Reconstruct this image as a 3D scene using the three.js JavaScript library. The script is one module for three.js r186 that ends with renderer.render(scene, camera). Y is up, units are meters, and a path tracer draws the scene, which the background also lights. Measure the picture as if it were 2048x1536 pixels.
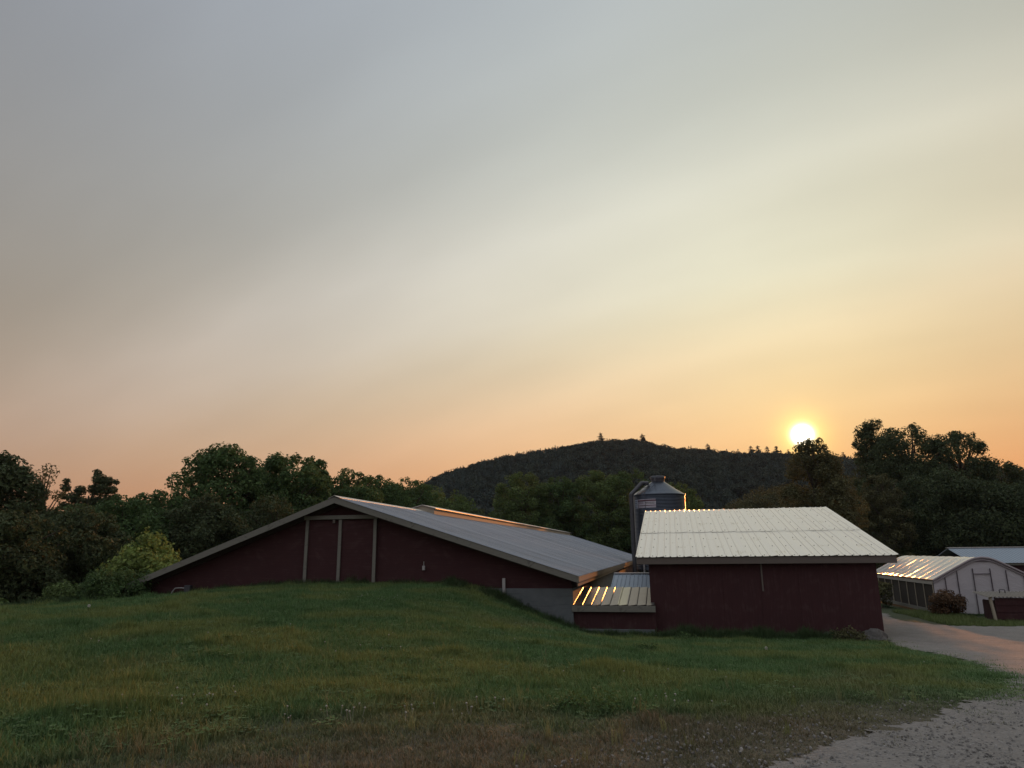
import * as THREE from 'three';
import { mergeGeometries } from 'three/addons/utils/BufferGeometryUtils.js';
import { ImprovedNoise } from 'three/addons/math/ImprovedNoise.js';

// ---------------------------------------------------------------- camera, sky, sun, exposure
const EYE = 2.7;                                   // world height of the eye; heights below are written relative to it
const scene = new THREE.Scene();
const rad = Math.PI / 180;
const camera = new THREE.PerspectiveCamera(2 * Math.atan(768 / 1400) / rad, 4 / 3, 0.1, 6000);
{
  const p = 13.5 * rad, r = 0.6 * rad;
  const fwd = new THREE.Vector3(0, Math.sin(p), -Math.cos(p)), rt = new THREE.Vector3(1, 0, 0), up = rt.clone().cross(fwd);
  const rt2 = rt.clone().multiplyScalar(Math.cos(r)).addScaledVector(up, -Math.sin(r));
  const up2 = rt.clone().multiplyScalar(Math.sin(r)).addScaledVector(up, Math.cos(r));
  camera.quaternion.setFromRotationMatrix(new THREE.Matrix4().makeBasis(rt2, up2, fwd.clone().negate()));
  camera.position.set(0, EYE, 0);
}
scene.add(camera);
const renderer = new THREE.WebGLRenderer({ antialias: true });
renderer.toneMapping = THREE.LinearToneMapping;
renderer.toneMappingExposure = 1.0;
renderer.shadowMap.enabled = true;

const clamp = (x, a = 0, b = 1) => Math.min(b, Math.max(a, x));
const smooth = (a, b, x) => { const t = clamp((x - a) / (b - a)); return t * t * (3 - 2 * t); };
const lerp = (a, b, t) => a + (b - a) * t;
const SUN = new THREE.Vector3(0.38171, 0.14595, -0.91268).normalize();
const noise = new ImprovedNoise();
const fbm = (x, y, z, o = 4) => { let a = 0, s = 0.5; for (let i = 0; i < o; i++) { a += s * noise.noise(x, y, z); x *= 2.03; y *= 2.03; z *= 2.03; s *= 0.5; } return a; };
{
  // evening sky: hazy air whose colour follows height and the angle from the sun, thin streaks of high cloud
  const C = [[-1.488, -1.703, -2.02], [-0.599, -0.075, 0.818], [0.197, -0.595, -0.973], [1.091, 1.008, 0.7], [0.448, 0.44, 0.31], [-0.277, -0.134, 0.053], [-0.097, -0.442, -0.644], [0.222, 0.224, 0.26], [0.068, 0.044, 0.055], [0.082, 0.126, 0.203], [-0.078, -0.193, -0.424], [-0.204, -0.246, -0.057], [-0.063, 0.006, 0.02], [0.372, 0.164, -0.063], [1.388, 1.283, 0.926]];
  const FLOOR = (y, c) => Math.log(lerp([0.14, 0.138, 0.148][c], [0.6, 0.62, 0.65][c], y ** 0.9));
  const W = 2048, H = 1024, data = new Float32Array(W * H * 4);
  for (let j = 0; j < H; j++) {
    const el = ((j + 0.5) / H - 0.5) * Math.PI, y = Math.max(Math.sin(el), 0), ce = Math.cos(el);
    for (let i = 0; i < W; i++) {
      const ph = ((i + 0.5) / W - 0.5) * 2 * Math.PI, x = Math.cos(ph) * ce, z = Math.sin(ph) * ce;
      const l = Math.sqrt(x * x + y * y + z * z), g = Math.acos(Math.min(1, (x * SUN.x + y * SUN.y + z * SUN.z) / l)) / rad;
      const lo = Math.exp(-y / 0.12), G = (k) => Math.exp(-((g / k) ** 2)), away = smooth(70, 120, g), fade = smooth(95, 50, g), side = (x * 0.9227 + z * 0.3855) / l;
      const q = 1 / (y + 0.35), u = x * q, w = z * q;                    // cirrus sheet far above
      const st = fbm(u * 0.9 + w * 0.55 + 3.1, (u * 0.55 - w * 0.9) * 3.4 + 1.7, 0.5, 4) * 0.13 + fbm(u * 3 + 7, w * 3, 4.5, 3) * 0.05;
      const wob = 0.028 * fbm(u * 1.6, w * 1.6, 8, 3), edge = (n, wd, len) => { const t = (x * n[0] + y * n[1] + z * n[2]) / l + wob; return smooth(-wd, wd * 1.4, t) * Math.exp(-Math.max(0, t - wd) / len); };
      const f = [1, y, lo, G(70), G(35), y * G(60), lo * G(40), fade * edge([0.27195, -0.84118, -0.4674], 0.07, 0.12), fade * edge([0.29028, -0.93079, -0.22217], 0.05, 0.07), fade * edge([0.18341, -0.90541, -0.38287], 0.075, 0.1), side * G(55), side * lo * G(55), G(14), y ** 3, y ** 6];
      const o = (j * W + i) * 4, core = 1 / (1 + Math.exp((g - 0.6) / 0.12)), halo = Math.exp(-((g / 1.5) ** 2)), aur = Math.exp(-g / 4);
      for (let c = 0; c < 3; c++) {
        let v = 0; for (let k = 0; k < 15; k++) v += f[k] * C[k][c];
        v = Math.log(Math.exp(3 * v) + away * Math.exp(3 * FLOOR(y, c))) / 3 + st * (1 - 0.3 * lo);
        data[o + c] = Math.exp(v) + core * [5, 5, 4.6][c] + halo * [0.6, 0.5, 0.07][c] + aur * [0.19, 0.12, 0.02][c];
      }
      data[o + 3] = 1;
    }
  }
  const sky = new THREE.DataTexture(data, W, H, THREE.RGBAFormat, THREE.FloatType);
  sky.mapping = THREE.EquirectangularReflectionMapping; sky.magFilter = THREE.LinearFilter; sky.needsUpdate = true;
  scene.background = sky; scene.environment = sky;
}
const sun = new THREE.DirectionalLight(new THREE.Color().setRGB(1, 0.33, 0.08), 2.3);
sun.position.copy(SUN).multiplyScalar(400); sun.castShadow = true; sun.shadow.radius = 1.2;
Object.assign(sun.shadow.camera, { left: -120, right: 120, top: 120, bottom: -120, near: 1, far: 1200 });
sun.shadow.mapSize.set(4096, 4096);
scene.add(sun, sun.target);

scene.fog = new THREE.FogExp2(new THREE.Color().setRGB(0.66, 0.82, 0.95), 0.00008);   // thin evening haze

// ---------------------------------------------------------------- helpers
const rng = (a) => () => { a |= 0; a = (a + 0x6d2b79f5) | 0; let t = Math.imul(a ^ (a >>> 15), 1 | a); t = (t + Math.imul(t ^ (t >>> 7), 61 | t)) ^ t; return ((t ^ (t >>> 14)) >>> 0) / 4294967296; };
const YAW = 12 * rad, UX = Math.cos(YAW), UZ = Math.sin(YAW);      // the farm buildings stand turned by this much: s runs along their fronts, v away into depth
const SV = (s, v) => [s * UX + v * UZ, s * UZ - v * UX];
const toSV = (x, z) => [x * UX + z * UZ, x * UZ - z * UX];
const used = {};
function numbered(n) { const k = used[n] = (used[n] ?? -1) + 1; return k ? n + '_' + String(k).padStart(3, '0') : n; }
function tag(o, label, category, group, kind) { Object.assign(o.userData, { label, category }); if (group) o.userData.group = group; if (kind) o.userData.kind = kind; return o; }
function thing(name, label, category, pos, turn = 0, group) {
  const o = new THREE.Group(); o.name = numbered(name); o.position.set(...pos); o.rotation.y = turn; scene.add(o);
  return tag(o, label, category, group);
}
function shadows(m) { m.castShadow = m.receiveShadow = true; return m; }
function part(name, geo, mat, parent, kind) {
  const m = shadows(new THREE.Mesh(Array.isArray(geo) ? mergeGeometries(geo.map((g) => clean(g))) : geo, mat));
  m.name = parent ? name : numbered(name); (parent ?? scene).add(m); if (kind) m.userData.kind = kind; return m;
}
function struct(name, geo, mat) { const m = part(name, geo, mat); m.userData.kind = 'structure'; return m; }
function clean(g) { if (g.index) g = g.toNonIndexed(); if (!g.attributes.normal) g.computeVertexNormals(); if (!g.attributes.uv) metric(g); for (const k of Object.keys(g.attributes)) if (!['position', 'normal', 'uv', 'color'].includes(k)) g.deleteAttribute(k); g.clearGroups(); return g; }
function metric(g) {                                                 // uv in metres by the way a face points
  if (g.index) g = g.toNonIndexed(); if (!g.attributes.normal) g.computeVertexNormals();
  const p = g.attributes.position, n = g.attributes.normal, uv = new Float32Array(p.count * 2);
  for (let i = 0; i < p.count; i += 3) {
    let a = 0, b = 0, c = 0; for (let k = 0; k < 3; k++) { a += Math.abs(n.getX(i + k)); b += Math.abs(n.getY(i + k)); c += Math.abs(n.getZ(i + k)); }
    for (let k = i; k < i + 3; k++) { const X = p.getX(k), Y = p.getY(k), Z = p.getZ(k); const t = a > b && a > c ? [Z, Y] : b > c ? [X, Z] : [X, Y]; uv[k * 2] = t[0]; uv[k * 2 + 1] = t[1]; }
  }
  g.setAttribute('uv', new THREE.BufferAttribute(uv, 2)); return g;
}
function box(w, h, d, x = 0, y = 0, z = 0, rx = 0, ry = 0, rz = 0) {     // bevelled box, centre given
  const b = Math.min(0.012, w * 0.15, h * 0.15, d * 0.15), s = new THREE.Shape();
  const a = w / 2 - b, e = h / 2 - b; s.moveTo(-a, -e); s.lineTo(a, -e); s.lineTo(a, e); s.lineTo(-a, e); s.closePath();
  const g = new THREE.ExtrudeGeometry(s, { depth: d - 2 * b, bevelEnabled: true, bevelThickness: b, bevelSize: b, bevelSegments: 1 });
  g.translate(0, 0, -d / 2 + b); g.rotateX(rx); g.rotateY(ry); g.rotateZ(rz); g.translate(x, y, z); return metric(g);
}
function prism(pts, z0, z1) { const s = new THREE.Shape(pts.map(([x, y]) => new THREE.Vector2(x, y))); const g = new THREE.ExtrudeGeometry(s, { depth: z1 - z0, bevelEnabled: false }); g.translate(0, 0, z0); return metric(g); }
function tube(pts, r, seg = 24, sides = 8, r1) {
  const c = new THREE.CatmullRomCurve3(pts.map((p) => new THREE.Vector3(...p)), false, 'catmullrom', 0.2), g = new THREE.TubeGeometry(c, seg, r, sides);
  if (r1 !== undefined) { const p = g.attributes.position; for (let i = 0; i <= seg; i++) { const q = c.getPointAt(i / seg), k = lerp(1, r1 / r, i / seg); for (let j = 0; j <= sides; j++) { const n = i * (sides + 1) + j; p.setXYZ(n, q.x + (p.getX(n) - q.x) * k, q.y + (p.getY(n) - q.y) * k, q.z + (p.getZ(n) - q.z) * k); } } g.computeVertexNormals(); }
  return clean(g);
}
function rod(a, b, r, sides = 6) { return tube([a, b], r, 1, sides); }
function grid(nu, nv, f, uvf) {                                      // f(u, v) -> [x, y, z]
  const P = [], U = [], I = [];
  for (let j = 0; j <= nv; j++) for (let i = 0; i <= nu; i++) { P.push(...f(i / nu, j / nv)); const t = uvf ? uvf(i / nu, j / nv) : [i / nu, j / nv]; U.push(...t); }
  for (let j = 0; j < nv; j++) for (let i = 0; i < nu; i++) { const a = j * (nu + 1) + i, b = a + 1, c = a + nu + 1, d = c + 1; I.push(a, c, b, b, c, d); }
  const g = new THREE.BufferGeometry(); g.setAttribute('position', new THREE.Float32BufferAttribute(P, 3)); g.setAttribute('uv', new THREE.Float32BufferAttribute(U, 2)); g.setIndex(I); g.computeVertexNormals(); return g;
}
// a sheet of ribbed metal: x across (0..w), z down the slope (0..len), ribs every 'pitch'; slightly dented
function ribSheet(w, len, pitch, rh, rw, seed, rows = 6, first = pitch / 2) {
  const xs = [0]; for (let c = first; c < w - rw * 0.3; c += pitch) xs.push(c - rw / 2, c - rw * 0.22, c + rw * 0.22, c + rw / 2);
  xs.push(w);
  const X = [...new Set(xs.map((x) => clamp(x, 0, w).toFixed(4)))].map(Number).sort((a, b) => a - b);
  const hgt = (x) => { const k = Math.round((x - first) / pitch), d = Math.abs(x - first - k * pitch); return k < 0 || d >= rw / 2 - 1e-4 ? 0 : d <= rw * 0.23 ? rh : rh * (rw / 2 - d) / (rw * 0.28); };
  const P = [], U = [], I = [], n = X.length;
  for (let j = 0; j <= rows; j++) for (const x of X) { const z = len * j / rows; P.push(x, hgt(x) + 0.006 * noise.noise(x * 1.7 + seed, z * 0.8, seed * 1.3), z); U.push(x + seed, z); }
  for (let j = 0; j < rows; j++) for (let i = 0; i < n - 1; i++) { const a = j * n + i; I.push(a, a + n, a + 1, a + 1, a + n, a + n + 1); }
  let g = new THREE.BufferGeometry(); g.setAttribute('position', new THREE.Float32BufferAttribute(P, 3)); g.setAttribute('uv', new THREE.Float32BufferAttribute(U, 2)); g.setIndex(I);
  g = g.toNonIndexed(); g.computeVertexNormals(); return g;
}
function basis(m, x, y, z, at) { m.quaternion.setFromRotationMatrix(new THREE.Matrix4().makeBasis(new THREE.Vector3(...x), new THREE.Vector3(...y), new THREE.Vector3(...z))); m.position.set(...at); return m; }

// ---------------------------------------------------------------- textures and materials
function texture(n, f, srgb, repeat) {                               // f(u, v) -> [r, g, b] linear 0..1, tiling
  const d = new Uint8Array(n * n * 4), enc = (v) => Math.round(255 * clamp(srgb ? (v <= 0.0031308 ? v * 12.92 : 1.055 * v ** (1 / 2.4) - 0.055) : v));
  for (let j = 0; j < n; j++) for (let i = 0; i < n; i++) { const c = f(i / n, j / n), o = (j * n + i) * 4; d[o] = enc(c[0]); d[o + 1] = enc(c[1]); d[o + 2] = enc(c[2]); d[o + 3] = 255; }
  const t = new THREE.DataTexture(d, n, n); t.wrapS = t.wrapT = THREE.RepeatWrapping; t.magFilter = THREE.LinearFilter; t.minFilter = THREE.LinearMipmapLinearFilter; t.generateMipmaps = true;
  if (srgb) t.colorSpace = THREE.SRGBColorSpace; t.repeat.set(repeat[0], repeat[1]); t.needsUpdate = true; return t;
}
// tiling noise: a torus walk through 3D noise
const tn = (u, v, fu, fv, k) => { const a = u * 2 * Math.PI, b = v * 2 * Math.PI, ru = fu / 6.283, rv = fv / 6.283; return 0.5 * (noise.noise(Math.cos(a) * ru + 9 + k, Math.sin(a) * ru + Math.cos(b) * rv * 1.31 + 3, Math.sin(b) * rv + k * 2.7) + noise.noise(Math.sin(a) * ru + 4 - k, Math.cos(a) * ru - Math.sin(b) * rv * 1.27, Math.cos(b) * rv + 11)); };
const tf = (u, v, fu, fv, k, o = 3) => { let a = 0, s = 0.6; for (let i = 0; i < o; i++) { a += s * tn(u, v, fu * 2 ** i, fv * 2 ** i, k + i * 5.3); s *= 0.55; } return a; };
const mix3 = (a, b, t) => [lerp(a[0], b[0], t), lerp(a[1], b[1], t), lerp(a[2], b[2], t)];
const std = (o) => new THREE.MeshStandardMaterial({ side: THREE.DoubleSide, ...o });
const rgb = (r, g, b) => new THREE.Color().setRGB(r, g, b);
const red = (seed, along) => texture(512, (u, v) => { const t = along ? tf(u, v, 4, 60, seed) : tf(u, v, 60, 4, seed), p = tf(u, v, 7, 7, seed + 20), s = smooth(0.0, 0.45, p + 0.7 * t); return mix3([0.05 + 0.018 * t, 0.0135 + 0.005 * t, 0.016 + 0.005 * t], [0.066, 0.027, 0.029], s); }, true, [0.4, 0.4]);
const grainBump = texture(512, (u, v) => { const t = 0.5 + 0.5 * tf(u, v, 90, 6, 3); return [t, t, t]; }, false, [0.8, 0.8]);
const M = {
  redBoard: std({ map: red(2, true), roughness: 0.82, bumpMap: grainBump, bumpScale: 0.003 }),
  redPanel: std({ map: red(7, false), roughness: 0.8, bumpMap: grainBump, bumpScale: 0.004 }),
  trim: std({ map: texture(256, (u, v) => { const t = tf(u, v, 6, 60, 5), p = tf(u, v, 8, 8, 31); return mix3([0.2 + 0.05 * t, 0.195 + 0.05 * t, 0.17 + 0.04 * t], [0.12, 0.115, 0.1], smooth(0.12, 0.5, p)); }, true, [0.7, 0.7]), roughness: 0.75 }),
  fascia: std({ map: texture(256, (u, v) => { const t = tf(u, v, 6, 60, 8); return [0.15 + 0.04 * t, 0.125 + 0.035 * t, 0.11 + 0.03 * t]; }, true, [0.7, 0.7]), roughness: 0.7 }),
  soffit: std({ color: rgb(0.06, 0.045, 0.04), roughness: 0.9 }),
  barnMetal: std({ map: texture(512, (u, v) => { const t = tf(u, v, 50, 3, 12), p = tf(u, v, 5, 5, 40); return mix3([0.25 + 0.05 * t, 0.275 + 0.05 * t, 0.315 + 0.055 * t], [0.19, 0.2, 0.22], smooth(0.0, 0.5, p)); }, true, [0.23, 0.11]), roughness: 0.5, metalness: 0.55, roughnessMap: texture(256, (u, v) => { const t = 0.75 + 0.3 * tf(u, v, 20, 4, 17); return [t, t, t]; }, false, [0.3, 0.2]) }),
  capMetal: std({ color: rgb(0.55, 0.53, 0.5), roughness: 0.42, metalness: 0.6 }),
  shedRoof: std({ map: texture(512, (u, v) => { const t = tf(u, v, 70, 4, 22), p = tf(u, v, 9, 9, 60), d = smooth(0.18, 0.5, p + 0.6 * t); return mix3([0.78 + 0.03 * t, 0.76 + 0.03 * t, 0.69 + 0.03 * t], [0.57, 0.53, 0.43], d); }, true, [0.31, 0.17]), roughness: 0.3 }),
  leanMetal: std({ map: texture(256, (u, v) => { const t = tf(u, v, 40, 3, 14), p = tf(u, v, 6, 6, 41); return mix3([0.17 + 0.05 * t, 0.162 + 0.05 * t, 0.152 + 0.045 * t], [0.12, 0.1, 0.085], smooth(0.1, 0.5, p)); }, true, [0.5, 0.4]), roughness: 0.4, metalness: 0.6 }),
  blueMetal: std({ color: rgb(0.3, 0.36, 0.43), roughness: 0.8, metalness: 0.15 }),
  fibreglass: new THREE.MeshPhysicalMaterial({ color: rgb(0.62, 0.57, 0.36), roughness: 0.5, side: THREE.DoubleSide, transmission: 0.25, thickness: 0 }),
  screw: std({ color: rgb(0.2, 0.18, 0.16), roughness: 0.6, metalness: 0.5 }),
  eavePaint: std({ color: rgb(0.3, 0.26, 0.2), roughness: 0.38 }),
  concrete: std({ map: texture(512, (u, v) => { const t = tf(u, v, 8, 8, 9, 4), h = tf(u, v, 3, 40, 50); return mix3([0.14 + 0.05 * t, 0.158 + 0.05 * t, 0.168 + 0.05 * t], [0.09, 0.1, 0.103], smooth(0.08, 0.5, h)); }, true, [0.4, 0.4]), roughness: 0.9 }),
  siloMetal: std({ map: texture(256, (u, v) => { const t = tf(u, v, 30, 6, 33); return [0.085 + 0.025 * t, 0.1 + 0.028 * t, 0.13 + 0.03 * t]; }, true, [1, 1]), roughness: 0.34, metalness: 0.85 }),
  darkMetal: std({ color: rgb(0.08, 0.085, 0.1), roughness: 0.5, metalness: 0.6 }),
  pipe: std({ color: rgb(0.08, 0.084, 0.095), roughness: 0.45, metalness: 0.5 }),
  galv: std({ color: rgb(0.5, 0.51, 0.52), roughness: 0.45, metalness: 0.6 }),
  stone: std({ map: texture(256, (u, v) => { const t = tf(u, v, 9, 9, 70, 4); return [0.11 + 0.09 * t, 0.105 + 0.085 * t, 0.1 + 0.08 * t]; }, true, [1.3, 1.3]), roughness: 0.95 }),
  bark: std({ map: texture(256, (u, v) => { const t = tf(u, v, 26, 5, 80); return [0.075 + 0.05 * t, 0.06 + 0.04 * t, 0.048 + 0.03 * t]; }, true, [1, 0.5]), roughness: 0.95 }),
  paleWood: std({ color: rgb(0.42, 0.37, 0.29), roughness: 0.8 }),
  film: new THREE.MeshPhysicalMaterial({ color: rgb(0.76, 0.73, 0.68), roughness: 0.2, transmission: 0.32, thickness: 0, side: THREE.DoubleSide, bumpMap: texture(512, (u, v) => { const t = 0.5 + 0.55 * tf(u, v, 14, 9, 90, 4); return [t, t, t]; }, false, [0.5, 0.5]), bumpScale: 0.008 }),
  filmEnd: new THREE.MeshPhysicalMaterial({ color: rgb(0.74, 0.71, 0.76), roughness: 0.45, transmission: 0.3, thickness: 0, side: THREE.DoubleSide, bumpMap: texture(512, (u, v) => { const t = 0.5 + 0.6 * tf(u, v, 9, 16, 95, 4); return [t, t, t]; }, false, [0.45, 0.45]), bumpScale: 0.018 }),
  mesh: std({ color: rgb(0.05, 0.042, 0.036), roughness: 0.95 }),
  stud: std({ color: rgb(0.09, 0.075, 0.09), roughness: 0.8 }),
};
M.screw.side = THREE.FrontSide;
const leafMat = (r, g, b, tr = 0.35) => new THREE.MeshPhysicalMaterial({ color: rgb(r, g, b), vertexColors: true, roughness: 0.85, transmission: tr, thickness: 0, side: THREE.DoubleSide, specularIntensity: 0.35 });
const L = { maple: leafMat(0.085, 0.145, 0.05), dark: leafMat(0.078, 0.105, 0.048), light: leafMat(0.12, 0.175, 0.058), lime: leafMat(0.23, 0.3, 0.085), olive: leafMat(0.12, 0.12, 0.055), rust: leafMat(0.15, 0.09, 0.05), far: leafMat(0.045, 0.062, 0.046, 0.15) };

// ---------------------------------------------------------------- ground
const interp = (t, pts) => { if (t <= pts[0][0]) return pts[0][1]; for (let i = 1; i < pts.length; i++) if (t <= pts[i][0]) return lerp(pts[i - 1][1], pts[i][1], (t - pts[i - 1][0]) / (pts[i][0] - pts[i - 1][0])); return pts[pts.length - 1][1]; };
const RP = [[0, -1.62], [6, -1.66], [10, -1.85], [16, -2.24], [24, -2.8], [36, -2.9], [60, -3.2], [150, -4], [400, -5]], LP = [[0, -1.62], [6, -1.6], [12, -1.38], [18, -1.27], [25, -1.16], [30, -1.2], [60, -2.5], [150, -4], [400, -5]];
function rel(s, v) {
  const k = clamp((v - 6) / 19), sa = lerp(-14, -7.4, k), sb = lerp(6, -2.4, k), m = smooth(sa, sb, s);
  const left = interp(v, LP) - 1.5 * smooth(-20.5, -33, s) * smooth(8, 18, v) - 0.42 * smooth(-12, -21, s) * smooth(9, 20, v);
  return lerp(left, interp(v, RP), m);
}
function ground(x, z) { const [s, v] = toSV(x, z); const near = Math.exp(-((Math.hypot(x, z) / 60) ** 2)); return EYE + rel(s, v) + near * (0.07 * fbm(x * 0.35, z * 0.35, 2.2, 3) + 0.02 * noise.noise(x * 1.9, z * 1.9, 7)); }
const DRIVE = [[2.07, -6.05], [2.64, -6.65], [3.2, -7.11], [3.87, -7.68], [4.62, -8.36], [5.51, -9.17], [6.49, -10.1], [7.24, -11.04], [8.15, -12.53], [9.04, -14.52], [9.71, -16.62], [10.0, -18.35], [10.3, -19.9], [11.35, -22.4], [14.2, -33.5], [16.6, -33.2], [15.28, -29.2], [15.44, -27.74], [15.83, -26.83], [16.72, -26.52], [18.34, -26.59], [42, -27.5], [42, 4], [-6, 4], [-6, -2.6], [0.4, -4.6]];
function inside(x, z, poly) { let c = false; for (let i = 0, j = poly.length - 1; i < poly.length; j = i++) { const [a, b] = poly[i], [d, e] = poly[j]; if (b > z !== e > z && x < ((d - a) * (z - b)) / (e - b) + a) c = !c; } return c; }
function edgeDist(x, z, poly) { let m = 1e9; for (let i = 0, j = poly.length - 1; i < poly.length; j = i++) { const [a, b] = poly[i], [d, e] = poly[j], t = clamp(((x - a) * (d - a) + (z - b) * (e - b)) / ((d - a) ** 2 + (e - b) ** 2)); m = Math.min(m, Math.hypot(x - a - t * (d - a), z - b - t * (e - b))); } return inside(x, z, poly) ? m : -m; }
// how worn and dry the grass is: brown along the roadside, green on the bank
function dryness(x, z) { const d = Math.hypot(x, z), e = -edgeDist(x, z, DRIVE), n = fbm(x * 0.45, z * 0.45, 5, 3), n2 = fbm(x * 1.3, z * 1.3, 9, 3); return clamp(smooth(8.8, 6.7, d + 0.35 * Math.max(0, -x - 2) + 3.2 * n + 1.6 * n2) * (0.75 + 0.8 * n2) + 0.85 * smooth(2.8, 0, e + 2.2 * fbm(x * 0.6 + 4, z * 0.6, 1, 3)) * smooth(13, 8.5, d) + 0.45 * smooth(0.14, 0.42, fbm(x * 0.22 + 9, z * 0.22, 3, 3)) + 0.3 * smooth(0.2, 0.45, n2)); }
{
  const axis = (n, lo, hi, near) => { const a = []; for (let i = 0; i <= n; i++) { const t = i / n * 2 - 1, u = Math.sign(t) * (0.12 * Math.abs(t) + 0.88 * Math.abs(t) ** 4); a.push(near + (u < 0 ? -u * (lo - near) : u * (hi - near))); } return a; };
  const X = axis(360, -1600, 1600, -2), Z = axis(360, -1700, 700, -16), P = [], U = [], I = [], col = [];
  for (const z of Z) for (const x of X) {
    P.push(x, ground(x, z), z); U.push(x, z);
    const n = 0.5 + fbm(x * 0.5, z * 0.5, 8, 4), d = dryness(x, z), c = mix3([0.045, 0.07, 0.026], [0.12, 0.102, 0.075], clamp(0.75 * d + 0.25 * n));
    col.push(...c);
  }
  for (let j = 0; j < Z.length - 1; j++) for (let i = 0; i < X.length - 1; i++) { const a = j * X.length + i, b = a + 1, c = a + X.length, d = c + 1; I.push(a, b, c, b, d, c); }
  const g = new THREE.BufferGeometry(); g.setAttribute('position', new THREE.Float32BufferAttribute(P, 3)); g.setAttribute('uv', new THREE.Float32BufferAttribute(U, 2)); g.setAttribute('color', new THREE.Float32BufferAttribute(col, 3)); g.setIndex(I); g.computeVertexNormals();
  const soil = texture(512, (u, v) => { const t = 0.75 + 0.6 * tf(u, v, 40, 40, 4, 4); return [t, t, t]; }, false, [0.5, 0.5]);
  struct('ground', g, std({ vertexColors: true, map: soil, roughness: 1, bumpMap: soil, bumpScale: 0.03 }));
}
{ // gravel drive: a sheet that follows the ground, its edge ragged where grass grows in
  const P = [], U = [], I = [], id = new Map(), near = (x, z) => x * x + z * z < 196;
  const vert = (x, z) => { const k = Math.round(x * 1000) + ',' + Math.round(z * 1000); if (!id.has(k)) { id.set(k, P.length / 3); P.push(x, ground(x, z) + 0.014 + 0.05 * smooth(9, 24, Math.hypot(x, z)) + 0.01 * noise.noise(x * 3, z * 3, 1) + 0.02 * Math.max(0, noise.noise(x * 0.9 + 3, z * 0.35, 4)), z); U.push(x, z); } return id.get(k); };
  const cell = (x, z, h) => { const X = x + h / 2, Z = z + h / 2; if (edgeDist(X, Z, DRIVE) < 0.3 * fbm(X * 1.5, Z * 1.5, 6, 3) + 0.12 * noise.noise(X * 7, Z * 7, 2)) return; const a = vert(x, z), b = vert(x + h, z), c = vert(x, z + h), d = vert(x + h, z + h); I.push(a, c, b, b, c, d); };
  for (let i = -16; i < 262; i++) for (let j = -212; j < -6; j++) {
    const x = i * 0.16, z = j * 0.16, e = edgeDist(x + 0.08, z + 0.08, DRIVE); if (e < -0.5) continue;
    if (e < 0.6 && near(x, z)) for (const [u, w] of [[0, 0], [0.04, 0], [0.08, 0], [0.12, 0]]) for (let q = 0; q < 4; q++) cell(x + u, z + q * 0.04, 0.04); else cell(x, z, 0.16);
  }
  const g = new THREE.BufferGeometry(); g.setAttribute('position', new THREE.Float32BufferAttribute(P, 3)); g.setAttribute('uv', new THREE.Float32BufferAttribute(U, 2)); g.setIndex(I); g.computeVertexNormals();
  const col = texture(1024, (u, v) => { const t = tf(u, v, 90, 90, 6, 3), p = tf(u, v, 6, 6, 44, 3), k = 0.21 + 0.13 * t + 0.07 * p; return [k * 1.02, k * 0.97, k * 0.93]; }, true, [0.33, 0.33]);
  const bmp = texture(1024, (u, v) => { const t = 0.5 + 0.8 * tf(u, v, 90, 90, 6, 3); return [t, t, t]; }, false, [0.33, 0.33]);
  struct('gravel_drive', g, std({ map: col, roughness: 0.95, bumpMap: bmp, bumpScale: 0.03 }));
}

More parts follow.
